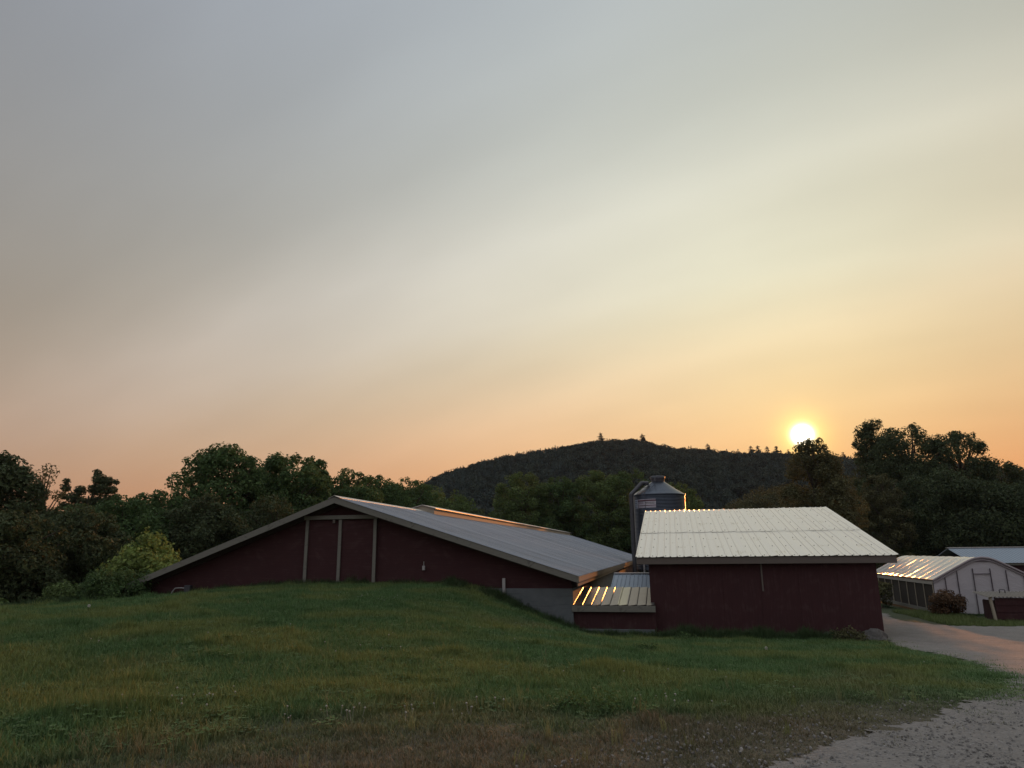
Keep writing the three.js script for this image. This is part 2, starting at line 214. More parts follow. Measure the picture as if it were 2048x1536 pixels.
// ---------------------------------------------------------------- the long barn dug into the bank
{
  const [bx, bz] = SV(-12.03, 25), G = -1.05, S0 = -12.03;
  const barn = thing('barn', 'long low dark red barn with grey metal roof, set into the grass bank', 'barn', [bx, EYE + G, bz], -YAW);
  const y = (r) => r - G, x = (s) => s - S0, FR = 0.55, LEN = 63;              // local: x along the front, z toward the viewer, front wall at z = 0
  const R1 = y(2.07), kR = 0.319, kL = 0.365, eR = 9.03, eL = -9.7;           // ridge height, slopes, eave reach
  const top = (X) => R1 - (X > 0 ? kR * X : -kL * X);
  const wl = x(-20.9), wr = x(-3.28), base = y(-2.9);
  // walls behind the boards
  part('wall', [prism([[wl, base], [wr, base], [wr, top(wr) - 0.24], [0, top(0) - 0.24], [wl, top(wl) - 0.24]], -0.2, -0.03), prism([[wr - 0.2, base], [wr, base], [wr, top(wr) - 0.24], [wr - 0.2, top(wr) - 0.24]], -LEN, -0.2), prism([[wl, base], [wl + 0.2, base], [wl + 0.2, top(wl) - 0.3], [wl, top(wl) - 0.3]], -LEN, -0.2)], M.redPanel, barn);
  // horizontal boards on the front
  const board = (x0b, x1b, x0t, x1t, ya, yb, zf) => { const g = new THREE.BufferGeometry(); const A = [x0b, ya, zf + 0.009], B = [x1b, ya, zf + 0.009], C = [x1t, yb, zf + 0.002], D = [x0t, yb, zf + 0.002], A2 = [x0b, ya, zf - 0.03], B2 = [x1b, ya, zf - 0.03]; g.setAttribute('position', new THREE.Float32BufferAttribute([...A, ...B, ...C, ...A, ...C, ...D, ...A2, ...B2, ...B, ...A2, ...B, ...A], 3)); return metric(g); };
  const doorL = x(-13.33), doorR = x(-10.52), doorT = y(1.32), slabs = [], dl = [], dr = [], SH = 0.2;
  for (let ya = y(-2.0); ya < R1; ya += SH) {
    const yb = ya + SH, lim = (Y, k, w) => { const t = (R1 - 0.22 - Y) / k; return Math.min(t, w); };
    if (yb > R1 - 0.26) break;
    const lb = -lim(ya, kL, -wl), lt = -lim(yb, kL, -wl), rb = lim(ya, kR, wr), rt = lim(yb, kR, wr);
    if (yb <= y(-1.24)) { slabs.push(board(lb, x(-6.9), lt, x(-6.9), ya, yb, -0.02)); continue; }
    slabs.push(board(lb, rb, lt, rt, ya, yb, -0.02));
    if (ya > y(-1.2) && yb < doorT) { dl.push(board(doorL, x(-11.94), doorL, x(-11.94), ya, yb, 0.05)); dr.push(board(x(-11.94), doorR, x(-11.94), doorR, ya, yb, 0.05)); }
  }
  part('siding', slabs, M.redBoard, barn, 'stuff');
  for (const [gs, a, b] of [[dl, doorL, x(-11.94)], [dr, x(-11.94), doorR]]) {
    const d = part('sliding_door', [box(b - a - 0.004, doorT - y(-1.1), 0.04, (a + b) / 2, (doorT + y(-1.1)) / 2, 0.012)], M.redPanel, barn); part('door_boards', gs, M.redBoard, d, 'stuff');
  }
  for (const s of [-13.3, -11.95, -10.55]) part('door_post', box(0.125, doorT - y(-1.22), 0.05, x(s), (doorT + y(-1.22)) / 2, 0.105), M.trim, barn);
  part('door_header', box(2.98, 0.15, 0.09, x(-11.93), doorT + 0.02, 0.13), M.trim, barn);
  part('door_lamp', [box(0.09, 0.13, 0.08, x(-12.2), doorT - 0.13, 0.13), box(0.03, 0.08, 0.03, x(-12.2), doorT - 0.03, 0.1)], M.fascia, barn);
  part('outlet_box', [box(0.1, 0.16, 0.07, x(-8.65), y(-0.53), 0.035), tube([[x(-8.65), y(-0.45), 0.03], [x(-8.65), y(-0.3), 0.03]], 0.012, 2, 6)], M.galv, barn);
  part('foundation', [box(x(-3.24) - x(-7.4), 1.75, 0.28, (x(-3.24) + x(-7.4)) / 2, y(-1.24) - 0.875, -0.08), prism([[wr - 0.1, base], [wr + 0.04, base], [wr + 0.04, y(-1.24)], [wr - 0.1, y(-1.24)]], -20, -0.22)], M.concrete, barn);
  part('sill_board', box(0.7, 0.05, 0.16, x(-9.6), y(-1.07), 0.09), M.trim, barn);
  // roof deck, fascia and eave boards
  const deck = (X, k) => prism(X > 0 ? [[0, R1 - 0.02], [X, R1 - 0.02 - k * X], [X, R1 - 0.12 - k * X], [0, R1 - 0.12]] : [[0, R1 - 0.02], [0, R1 - 0.12], [X, R1 - 0.12 + k * X], [X, R1 - 0.02 + k * X]], -LEN, FR - 0.05);
  part('roof_deck', [deck(eR, kR), deck(eL, kL)], M.soffit, barn);
  part('rafter', [prism([[0, R1 - 0.125], [0, R1 - 0.3], [eL + 0.6, top(eL + 0.6) - 0.3], [eL + 0.6, top(eL + 0.6) - 0.125]], 0.02, 0.12), prism([[0, R1 - 0.125], [eR - 0.5, top(eR - 0.5) - 0.125], [eR - 0.5, top(eR - 0.5) - 0.3], [0, R1 - 0.3]], 0.02, 0.12)], M.soffit, barn);
  for (const [X, k] of [[eR, kR], [eL, kL]]) { const t = (q) => R1 - k * Math.abs(q); part('fascia_board', prism(X > 0 ? [[0.003, R1 + 0.005], [X, t(X) + 0.005], [X, t(X) - 0.22], [0.003, R1 - 0.225]] : [[-0.003, R1 + 0.005], [-0.003, R1 - 0.225], [X, t(X) - 0.22], [X, t(X) + 0.005]], FR - 0.045, FR), M.trim, barn); }
  const ye = top(eR);
  for (const [dy, out, h, z1] of [[-0.1, 0.0, 0.2, FR], [-0.27, -0.07, 0.16, FR - 0.28]]) part('eave_board', box(0.045, h, LEN + z1, eR + 0.025 + out, ye + dy, (z1 - LEN) / 2), M.eavePaint, barn);
  // metal roofing: right slope in panels, left slope (turned away) in one sheet
  const phi = Math.atan(kR), n = [Math.sin(phi), Math.cos(phi), 0], PW = 0.914, RL = eR / Math.cos(phi) + 0.06, kinds = [0, 1, 2].map((k) => ribSheet(PW + 0.02, RL, 0.2286, 0.03, 0.06, k * 3.1 + 1, 7)), tones = [1, 0.84, 0.93, 1.1].map((q) => { const m = M.barnMetal.clone(); m.color.multiplyScalar(q); return m; }), pick = rng(8);
  for (let k = 0; k * PW < LEN + FR - 0.2; k++) { const m = part('roof_panel', kinds[(k * 7) % 3], tones[Math.floor(pick() * 4)], barn); basis(m, [0, 0, -1], n, [n[1], -n[0], 0], [n[0] * 0.003, R1 + 0.006 + 0.003 * (k % 2), FR + 0.02 - k * PW]); }
  const ph2 = Math.atan(kL), n2 = [-Math.sin(ph2), Math.cos(ph2), 0];
  basis(part('roof_sheet', ribSheet(LEN + FR, -eL / Math.cos(ph2) + 0.06, 0.2286, 0.02, 0.055, 5, 4), M.barnMetal, barn), [0, 0, 1], n2, [-n2[1], n2[0] < 0 ? n2[0] : -n2[0], 0], [0, R1 + 0.006, -LEN]);
  part('ridge_cap', prism([[-0.24, R1 - 0.24 * kL + 0.03], [0, R1 + 0.045], [0.24, R1 - 0.24 * kR + 0.03], [0.24, R1 - 0.24 * kR + 0.042], [0, R1 + 0.06], [-0.24, R1 - 0.24 * kL + 0.042]], -9.5, FR + 0.03), M.capMetal, barn);
  // raised ridge vent
  const vent = part('ridge_vent', prism([[-0.62, R1 - 0.19], [0.62, R1 - 0.17], [0.6, R1 + 0.12], [0, R1 + 0.27], [-0.6, R1 + 0.12]], -62, -9.4), M.paleWood, barn);
  for (let k = 0; k < 13; k++) part('vent_cover', prism([[-0.72, R1 + 0.1], [0, R1 + 0.29], [0.72, R1 + 0.1], [0.72, R1 + 0.135], [0, R1 + 0.325], [-0.72, R1 + 0.135]], -9.3 - 4.06 * (k + 1) + 0.012, -9.3 - 4.06 * k), M.capMetal, vent);
}
// ---------------------------------------------------------------- lean-to between barn and shed
{
  const [bx, bz] = SV(-3.28, 25), G = -2.62, g = thing('milk_house', 'low red lean-to with striped tin roofs squeezed between barn and shed', 'lean-to', [bx, EYE + G, bz], -YAW);
  const y = (r) => r - G, W = 2.79;
  part('wall', [box(W - 0.02, y(-2.0) + 0.02, 0.12, W / 2 + 0.02, y(-2.0) / 2 + 0.01, -0.1), box(0.12, y(-1.75), 5.9, W - 0.1, y(-1.75) / 2, -3.2), box(1.68, y(-1.02), 0.12, 1.86, y(-1.02) / 2, -6.25), box(0.1, y(-1.6), 2.9, 1.1, y(-1.6) / 2, -4.7)], M.redPanel, g);
  part('foundation', box(W - 0.3, 0.22, 0.16, W / 2 + 0.1, -0.05, -0.08), M.concrete, g);
  part('fascia_board', box(W + 0.02, 0.205, 0.045, W / 2, y(-1.9), 0.085), M.trim, g);
  const lo = y(-1.785), hi = y(-1.36), dep = 3.05, len = Math.hypot(dep, hi - lo) + 0.04, ph = Math.atan((hi - lo) / dep), n = [0, Math.cos(ph), Math.sin(ph)];
  part('roof_deck', (() => { const q = box(W - 0.02, 0.05, len - 0.06, 0, 0, 0); q.rotateX(ph); q.translate(W / 2, (lo + hi) / 2 - 0.035, -dep / 2 + 0.09); return q; })(), M.soffit, g);
  const pw = 0.305;
  for (let k = 0; k < 9; k++) {
    const m = part('roof_panel', ribSheet(pw + 0.012, len, pw, 0.03, 0.07, k * 2.3, 4, 0.03), k === 5 ? M.fibreglass : M.leanMetal, g);
    if (k === 5) m.userData.label = 'pale yellow fibreglass roof panel';
    basis(m, [1, 0, 0], n, [0, -n[2], n[1]], [0.005 + k * pw, hi + 0.004 * (k % 2), -dep + 0.05]);
  }
  // second roof farther back, bluish and higher
  const lo2 = y(-1.56), hi2 = y(-0.95), z1 = -3.2, z2 = -6.2, len2 = Math.hypot(z1 - z2, hi2 - lo2), ph2 = Math.atan((hi2 - lo2) / (z1 - z2)), n2 = [0, Math.cos(ph2), Math.sin(ph2)];
  for (let k = 0; k < 10; k++) basis(part('rear_roof_panel', ribSheet(0.175, len2, 0.167, 0.02, 0.04, k * 1.7 + 9, 5, 0.03), M.blueMetal, g), [1, 0, 0], n2, [0, -n2[2], n2[1]], [1.02 + k * 0.167, hi2 + 0.003 * (k % 2), z2]);
  part('flashing', box(1.68, 0.04, 0.22, 1.02 + 0.84, hi2 + 0.03, z2 + 0.05), M.galv, g);
}
// ---------------------------------------------------------------- the shed with the pale roof
{
  const A = 12.75 * rad, bx = 8.13206, bz = -23.82999, G = -2.68, g = thing('shed', 'dark red shed under a broad pale ribbed metal roof, beside the drive', 'shed', [bx, EYE + G, bz], -A);
  const y = (r) => r - G, RUN = 10.25, e0 = y(-0.22), e1 = y(1.86), xl = -4.068, xr = 4.166, k = (e1 - e0) / RUN, ph = Math.atan(k), n = [0, Math.cos(ph), Math.sin(ph)], zw = -0.3;
  part('wall', [prism([[-3.64, 0], [3.555, 0], [3.555, y(-0.4)], [-3.64, y(-0.4)]], zw - 0.12, zw),
    (() => { const q = prism([[0.3, 0], [RUN - 0.3, 0], [RUN - 0.3, e1 - 0.25], [0.3, e0 - 0.15]], 0, 0.12); q.rotateY(Math.PI / 2); q.translate(3.43, 0, 0); q.translate(0, 0, -0.13); return metric(q); })(),
    (() => { const q = prism([[0.3, 0], [RUN - 0.3, 0], [RUN - 0.3, e1 - 0.25], [0.3, e0 - 0.15]], 0, 0.12); q.rotateY(Math.PI / 2); q.translate(-3.635, 0, -0.13); return metric(q); })(),
    box(7.0, e1 - 0.25, 0.12, 0, (e1 - 0.25) / 2, -RUN + 0.2)], M.redPanel, g);
  // plywood sheets, joints a few millimetres wide
  for (let q = 0; q < 6; q++) part('wall_panel', box(1.195, y(-0.42) - 0.02, 0.014, -3.637 + 0.6 + q * 1.199, y(-0.42) / 2 + 0.01, zw + 0.005), M.redPanel, g);
  part('conduit', box(0.05, 0.92, 0.04, 0.03, y(-0.88), zw + 0.035), M.fascia, g);
  part('sill', box(7.1, 0.5, 0.2, -0.05, -0.24, zw - 0.1), M.concrete, g);
  part('roof_deck', (() => { const q = box(xr - xl - 0.12, 0.1, RUN / Math.cos(ph) - 0.1); q.rotateX(ph); q.translate((xl + xr) / 2, (e0 + e1) / 2 - 0.075, -RUN / 2); return metric(q); })(), M.soffit, g);
  part('fascia_board', box(xr - xl - 0.08, 0.215, 0.045, (xl + xr) / 2, e0 - 0.13, -0.04), M.fascia, g);
  for (const q of [xl + 0.06, xr - 0.06]) part('rake_board', (() => { const b = box(0.04, 0.18, RUN / Math.cos(ph) - 0.12); b.rotateX(ph); b.translate(q, (e0 + e1) / 2 - 0.12, -RUN / 2); return metric(b); })(), M.fascia, g);
  const zc = RUN * 0.445, W9 = (xr - xl) / 9;
  for (const [row, za, zb, lift] of [[0, 0, zc, 0], [1, zc - 0.16, RUN, 0.012]]) for (let c = 0; c < 9; c++) {
    const len = (zb - za) / Math.cos(ph) + 0.03, m = part('roof_panel', ribSheet(W9 + 0.025, len, W9 / 4, 0.026, 0.058, c * 1.9 + row * 31, 8, 0.03), M.shedRoof, g);
    basis(m, [1, 0, 0], n, [0, -n[2], n[1]], [xl + c * W9, e0 + k * zb + 0.006 + lift + 0.003 * (c % 2), -zb]);
  }
  const sc = [], rr = rng(5); for (const d of [0.12, 1.6, 3.1, 4.75, 6.3, 7.9, 9.4]) for (let c = 0; c < 36; c++) { if (c % 2) continue; const X = xl + (c + 0.5) * W9 / 4 + (rr() - 0.5) * 0.04, q = new THREE.CylinderGeometry(0.014, 0.02, 0.016, 6); q.rotateX(ph); q.translate(X, e0 + k * d + (d > zc ? 0.03 : 0.018), -d); sc.push(clean(q)); }
  part('roof_screws', sc, M.screw, g, 'stuff');
  // field stones under the near corner
  const st = rng(77);
  for (const [sx, sy, sz, r] of [[3.2, -0.16, 0.02, 0.4], [2.72, -0.14, -0.05, 0.24], [2.35, -0.1, -0.18, 0.19], [3.2, -0.44, 0.15, 0.24], [2.85, -0.36, 0.05, 0.2], [3.5, -0.3, -0.4, 0.22], [1.9, -0.08, -0.2, 0.16], [3.05, -0.02, -0.28, 0.15], [3.5, -0.42, 0.2, 0.14]]) {
    const q = new THREE.IcosahedronGeometry(r, 2), p = q.attributes.position, k0 = st() * 50;
    for (let i = 0; i < p.count; i++) { const v = new THREE.Vector3().fromBufferAttribute(p, i), f = 1 + 0.5 * noise.noise(v.x / r * 0.9 + k0, v.y / r * 0.9, v.z / r * 0.9 + k0); p.setXYZ(i, v.x * f * 1.15, v.y * f * 0.72, v.z * f); }
    q.computeVertexNormals(); const m = part('foundation_stone', metric(q), M.stone, g); m.position.set(sx, sy + 0.07, sz); m.rotation.y = st() * 6;
  }
}
// ---------------------------------------------------------------- feed silo
{
  const [bx, bz] = SV(-0.37, 55), G = -3.15, K = 1.375, g = thing('feed_silo', 'grey corrugated feed silo with conical top, ladder and fill pipe', 'silo', [bx, EYE + G, bz], -YAW);
  const y = (r) => r * K - G, R = 1.43 * K, yt = y(2.98), yb = y(-1.0), prof = (a, b, off) => { const p = [], N = Math.round((b - a) / 0.1016 * 6); for (let i = 0; i <= N; i++) { const Y = a + (b - a) * i / N; p.push(new THREE.Vector2(R + off + 0.015 * Math.sin(Y / 0.1016 * 2 * Math.PI), Y)); } return p; };
  part('body', clean(new THREE.LatheGeometry(prof(yb, yt, 0), 96)), M.siloMetal, g);
  part('roof_cone', clean(new THREE.LatheGeometry([[R + 0.06, yt - 0.03], [R + 0.05, yt], [0.95 * K, y(3.3)], [0.36 * K, y(3.72)]].map((p) => new THREE.Vector2(...p)), 96)), M.siloMetal, g);
  part('collar', clean(new THREE.LatheGeometry([[0.36 * K, y(3.7)], [0.36 * K, y(3.92)]].map((p) => new THREE.Vector2(...p)), 48)), M.darkMetal, g);
  part('lid', clean(new THREE.LatheGeometry([[0.41 * K, y(3.86)], [0.42 * K, y(3.98)], [0.36 * K, y(4.03)], [0.001, y(4.07)]].map((p) => new THREE.Vector2(...p)), 48)), M.darkMetal, g);
  part('hopper', clean(new THREE.LatheGeometry([[R, yb], [0.3, 0.6]].map((p) => new THREE.Vector2(...p)), 64)), M.siloMetal, g);
  for (let k = 0; k < 6; k++) { const a = k * Math.PI / 3 + 0.35; part('leg', box(0.12, y(-0.6), 0.1, Math.sin(a) * (R + 0.06), y(-0.6) / 2, Math.cos(a) * (R + 0.06), 0, a), M.galv, g); }
  const at = (deg, r, Y) => [Math.sin(deg * rad) * r, Y, Math.cos(deg * rad) * r], lad = part('ladder', [rod(at(-46, R + 0.12, 0.4), at(-46, R + 0.12, yt + 0.1), 0.018), rod(at(-28, R + 0.12, 0.4), at(-28, R + 0.12, yt + 0.1), 0.018), rod(at(-46, R + 0.12, yt + 0.1), at(-40, 0.5 * K, y(3.86)), 0.018), rod(at(-28, R + 0.12, yt + 0.1), at(-16, 0.5 * K, y(3.86)), 0.018)], M.darkMetal, g);
  for (let Y = 0.6; Y < yt; Y += 0.305) part('rung', rod(at(-46, R + 0.12, Y), at(-28, R + 0.12, Y), 0.012), M.darkMetal, lad);
  for (let t = 0.12; t < 0.95; t += 0.24) { const A = at(-46, R + 0.12, yt + 0.1), B = at(-40, 0.5 * K, y(3.86)), C = at(-28, R + 0.12, yt + 0.1), D = at(-16, 0.5 * K, y(3.86)); part('rung', rod(A.map((q, i) => lerp(q, B[i], t)), C.map((q, i) => lerp(q, D[i], t)), 0.012), M.darkMetal, lad); }
  part('handrail', [tube([at(-10, 0.95 * K, y(3.25)), at(-8, 0.95 * K, y(3.62)), at(-14, 0.55 * K, y(3.95))], 0.014, 10, 6), tube([at(-24, 1.2 * K, y(3.15)), at(-8, 0.95 * K, y(3.55))], 0.012, 4, 6)], M.darkMetal, g);
  const PP = [[-1.46, 0, 0.85], [-1.46, 2.98, 0.85], [-0.86, 3.62, 0.56], [-0.52, 3.62, 0.4]].map(([a, b, c], i) => [a * K, i ? y(b) : 0.2, c * K]), PR = 0.155;
  part('fill_pipe', [rod(PP[0], PP[1], PR, 16), rod(PP[1], PP[2], PR, 16), rod(PP[2], PP[3], PR, 16), ...[1, 2].map((q) => clean(new THREE.SphereGeometry(PR, 16, 10).translate(...PP[q])))], M.pipe, g);
  for (const Y of [-1.2, 0.4, 1.9, 2.9]) part('pipe_band', clean(new THREE.CylinderGeometry(0.17, 0.17, 0.08, 18).translate(-1.46 * K, y(Y), 0.85 * K)), M.darkMetal, g);
  // faded maker's plate: pale, with dark red bands and two lines of small print that cannot be read
  const cv = document.createElement('canvas'); cv.width = 512; cv.height = 256; const c = cv.getContext('2d'), r = rng(3);
  c.fillStyle = '#b9b6c2'; c.fillRect(0, 0, 512, 256); c.fillStyle = '#9fabbd'; c.fillRect(0, 0, 92, 256);
  c.fillStyle = '#5a2433'; c.fillRect(100, 26, 412, 34); c.fillRect(100, 176, 412, 22); c.fillStyle = '#3a2030'; c.fillRect(104, 84, 150, 10); c.fillRect(104, 122, 150, 12); c.fillRect(104, 220, 150, 8);
  c.fillStyle = '#cfccd4'; c.fillRect(282, 72, 226, 96); c.fillStyle = '#1d1c26';
  for (const [yy, hh] of [[84, 26], [126, 20]]) for (let q = 292; q < 490;) { const w = 7 + r() * 12; c.fillRect(q, yy + r() * 4, w, hh - r() * 5); q += w + 4 + r() * 5; }
  c.fillStyle = '#2c3446'; for (const yy of [40, 96, 150, 210]) c.fillRect(10, yy, 70, 14);
  const tx = new THREE.CanvasTexture(cv); tx.colorSpace = THREE.SRGBColorSpace;
  part('maker_plate', new THREE.LatheGeometry(prof(y(2.24), y(2.7), 0.006), 24, -62 * rad, 56 * rad), std({ map: tx, roughness: 0.6 }), g);
}
// ---------------------------------------------------------------- greenhouse, coop, far building
{
  const [bx, bz] = SV(13.75, 36), G = -2.86, g = thing('greenhouse', 'plastic-covered hoop greenhouse glinting in the sun beyond the gravel drive', 'greenhouse', [bx, EYE + G, bz], -YAW);
  const y = (r) => r - G, pr = [[-2.12, y(-1.42)], [-1.6, y(-1.13)], [-1.05, y(-0.83)], [-0.62, y(-0.6)], [-0.34, y(-0.48)], [0, y(-0.43)], [0.34, y(-0.48)], [0.62, y(-0.6)], [1.05, y(-0.83)], [1.6, y(-1.13)], [2.12, y(-1.42)]], LEN = 10.2;
  const cur = new THREE.CatmullRomCurve3(pr.map(([a, b]) => new THREE.Vector3(a, b, 0)), false, 'catmullrom', 0.3);
  const hoops = 11;
  part('roof_film', grid(44, 132, (u, v) => { const p = cur.getPoint(u), t = v * hoops % 1, e = Math.min(u, 1 - u), sag = 0.055 * Math.sin(Math.PI * t) * smooth(0, 0.06, e), w = 0.02 * fbm(u * 5, v * 26, 3, 3); return [p.x * (1 - sag * 0.2), p.y - sag + w, 0.03 - v * LEN]; }, (u, v) => [u * 5, v * LEN]), M.film, g);
  for (let k = 0; k <= hoops; k++) part('hoop', tube(pr.map(([a, b]) => [a, b - 0.03, 0.01 - k * LEN / hoops]), 0.022, 28, 6), M.galv, g);
  part('end_trim', [tube(pr.map(([a, b]) => [a, b - 0.02, 0.05]), 0.05, 32, 8), tube(pr.map(([a, b]) => [a * 0.985, b - 0.13, 0.045]), 0.025, 32, 6)], std({ color: rgb(0.32, 0.28, 0.3), roughness: 0.7 }), g);
  for (const q of [-1, 1]) {
    part('eave_rail', box(0.07, 0.06, LEN, q * 2.14, y(-1.43), -LEN / 2), M.fascia, g);
    part('valance', grid(4, 60, (u, v) => [q * (2.15 + 0.015 * noise.noise(u * 3, v * 40, 2)), y(-1.45) - u * 0.17, 0.02 - v * LEN], (u, v) => [u * 0.2, v * LEN]), M.film, g);
    for (let k = 0; k < 9; k++) part('side_post', box(0.035, y(-1.5), 0.035, q * 2.13, y(-1.5) / 2, -0.05 - k * LEN / 8.4), M.paleWood, g);
    part('baseboard', box(0.05, 0.16, LEN, q * 2.13, 0.06, -LEN / 2), M.trim, g);
    part('side_screen', box(0.01, y(-1.55), LEN - 0.1, q * 2.07, y(-1.55) / 2, -LEN / 2), M.mesh, g);
  }
  const wall = (z) => { const W = 44, H = 26; return grid(W, H, (u, v) => { const X = -2.1 + 4.2 * u; let lo = 0, hi = 1; for (let i = 0; i < 18; i++) { const m = (lo + hi) / 2; if (cur.getPoint(m).x < X) lo = m; else hi = m; } const T = cur.getPoint(lo).y - 0.03; return [X, T * v, z + 0.014 * fbm(X * 1.8, T * v * 2.6, 4, 3)]; }, (u, v) => [u * 4.2, v * 2.4]); };
  part('end_film', wall(0), M.filmEnd, g); part('end_film', wall(-LEN + 0.05), M.filmEnd, g);
  for (const [s, t] of [[12.14, -1.27], [12.65, -1.0], [13.3, -0.92], [14.0, -0.92], [14.62, -1.0], [15.3, -1.22]]) part('end_stud', box(0.038, y(t), 0.03, s - 13.75, y(t) / 2, 0.045), M.stud, g);
  part('door_head', box(0.68, 0.035, 0.03, -0.1, y(-1.16), 0.047), M.stud, g); part('end_rail', box(0.55, 0.03, 0.03, -0.02, y(-0.61), 0.047), M.stud, g);
}
{
  const [bx, bz] = SV(13.5, 32), G = -2.8, g = thing('chicken_coop', 'small dark red coop with striped tin roof in front of the greenhouse', 'coop', [bx, EYE + G, bz], -YAW);
  const y = (r) => r - G;
  part('wall', [box(2.2, 0.86, 0.05, 0.05, 0.43, 0), box(0.05, 0.74, 1.1, 1.12, 0.37, -0.58), box(0.05, 0.74, 1.1, -1.02, 0.37, -0.58), box(2.2, 0.7, 0.05, 0.05, 0.35, -1.15)], M.redPanel, g);
  for (const q of [0.16, 0.42, 0.68]) part('wall_board', box(2.22, 0.2, 0.02, 0.05, q, 0.035), M.redPanel, g);
  part('corner_post', box(0.1, 0.93, 0.1, -1.16, 0.45, 0.0, 0, 0, 0.1), M.paleWood, g);
  const sh = ribSheet(2.6, 1.5, 0.14, 0.045, 0.13, 3, 3), m = part('roof_sheet', sh, std({ color: rgb(0.2, 0.185, 0.17), roughness: 0.65, metalness: 0.3 }), g); basis(m, [1, 0, 0], [0, Math.cos(0.09), Math.sin(0.09)], [0, -Math.sin(0.09), Math.cos(0.09)], [-1.3, 1.0, -1.35]);
  part('roof_handle', tube([[-0.55, 1.0, -0.7], [-0.55, 1.13, -0.7], [-0.36, 1.13, -0.7], [-0.36, 1.0, -0.7]], 0.018, 14, 6), M.darkMetal, g);
}
{
  const [bx, bz] = SV(25, 56), G = -3.2, g = thing('machine_shed', 'long red outbuilding with pale blue metal roof behind the greenhouse', 'outbuilding', [bx, EYE + G, bz], -YAW);
  const y = (r) => r - G, k = (y(-0.06) - y(-1.05)) / 4, ph = Math.atan(k), n = [0, Math.cos(ph), Math.sin(ph)], len = 4 / Math.cos(ph) + 0.1;
  part('wall', [box(9, y(-1.0), 0.15, 0.6, y(-1.0) / 2, -0.3), box(0.15, y(-1.0), 7, -3.85, y(-1.0) / 2, -4), box(9, y(-1.0), 0.15, 0.6, y(-1.0) / 2, -7.7)], M.redPanel, g);
  for (let c = 0; c < 11; c++) { basis(part('roof_panel', ribSheet(0.93, len, 0.2286, 0.02, 0.05, c * 2.2, 4), M.blueMetal, g), [1, 0, 0], n, [0, -n[2], n[1]], [-4.3 + c * 0.914, y(-0.06), -4]); }
  part('rear_roof', (() => { const q = box(10, 0.05, len); q.rotateX(-ph); q.translate(0.7, (y(-0.06) + y(-1.05)) / 2 - 0.03, -6); return metric(q); })(), M.blueMetal, g);
  part('ridge_cap', box(10.1, 0.06, 0.3, 0.7, y(-0.02), -4), M.capMetal, g); part('fascia_board', box(10, 0.16, 0.05, 0.7, y(-1.16), -0.02), M.trim, g);
}
{ // small things along the barn wall
  const at = (s, v, r) => { const [x, z] = SV(s, v); return [x, EYE + r, z]; };
  const p = thing('marker_post', 'short grey post standing against the barn wall above the concrete', 'post', at(-5.66, 24.9, -1.6), -YAW);
  part('post', box(0.11, 0.72, 0.07, 0, 0.35, 0), M.galv, p); part('foot', box(0.09, 0.5, 0.05, 0, -0.2, 0), M.concrete, p);
  const t = thing('bent_pipe', 'bent white pipe curving out of the grass by the low end of the barn', 'pipe', at(-18.4, 24.6, -1.42), -YAW);
  part('pipe', tube([[-0.2, -0.15, 0.1], [-0.18, 0.05, 0.1], [-0.05, 0.2, 0.1], [0.2, 0.22, 0.1], [0.34, 0.2, 0.05]], 0.022, 24, 10), std({ color: rgb(0.3, 0.3, 0.3), roughness: 0.5 }), t);
  part('junction_box', box(0.26, 0.26, 0.16, 0.44, 0.18, 0.0), M.darkMetal, t);
}

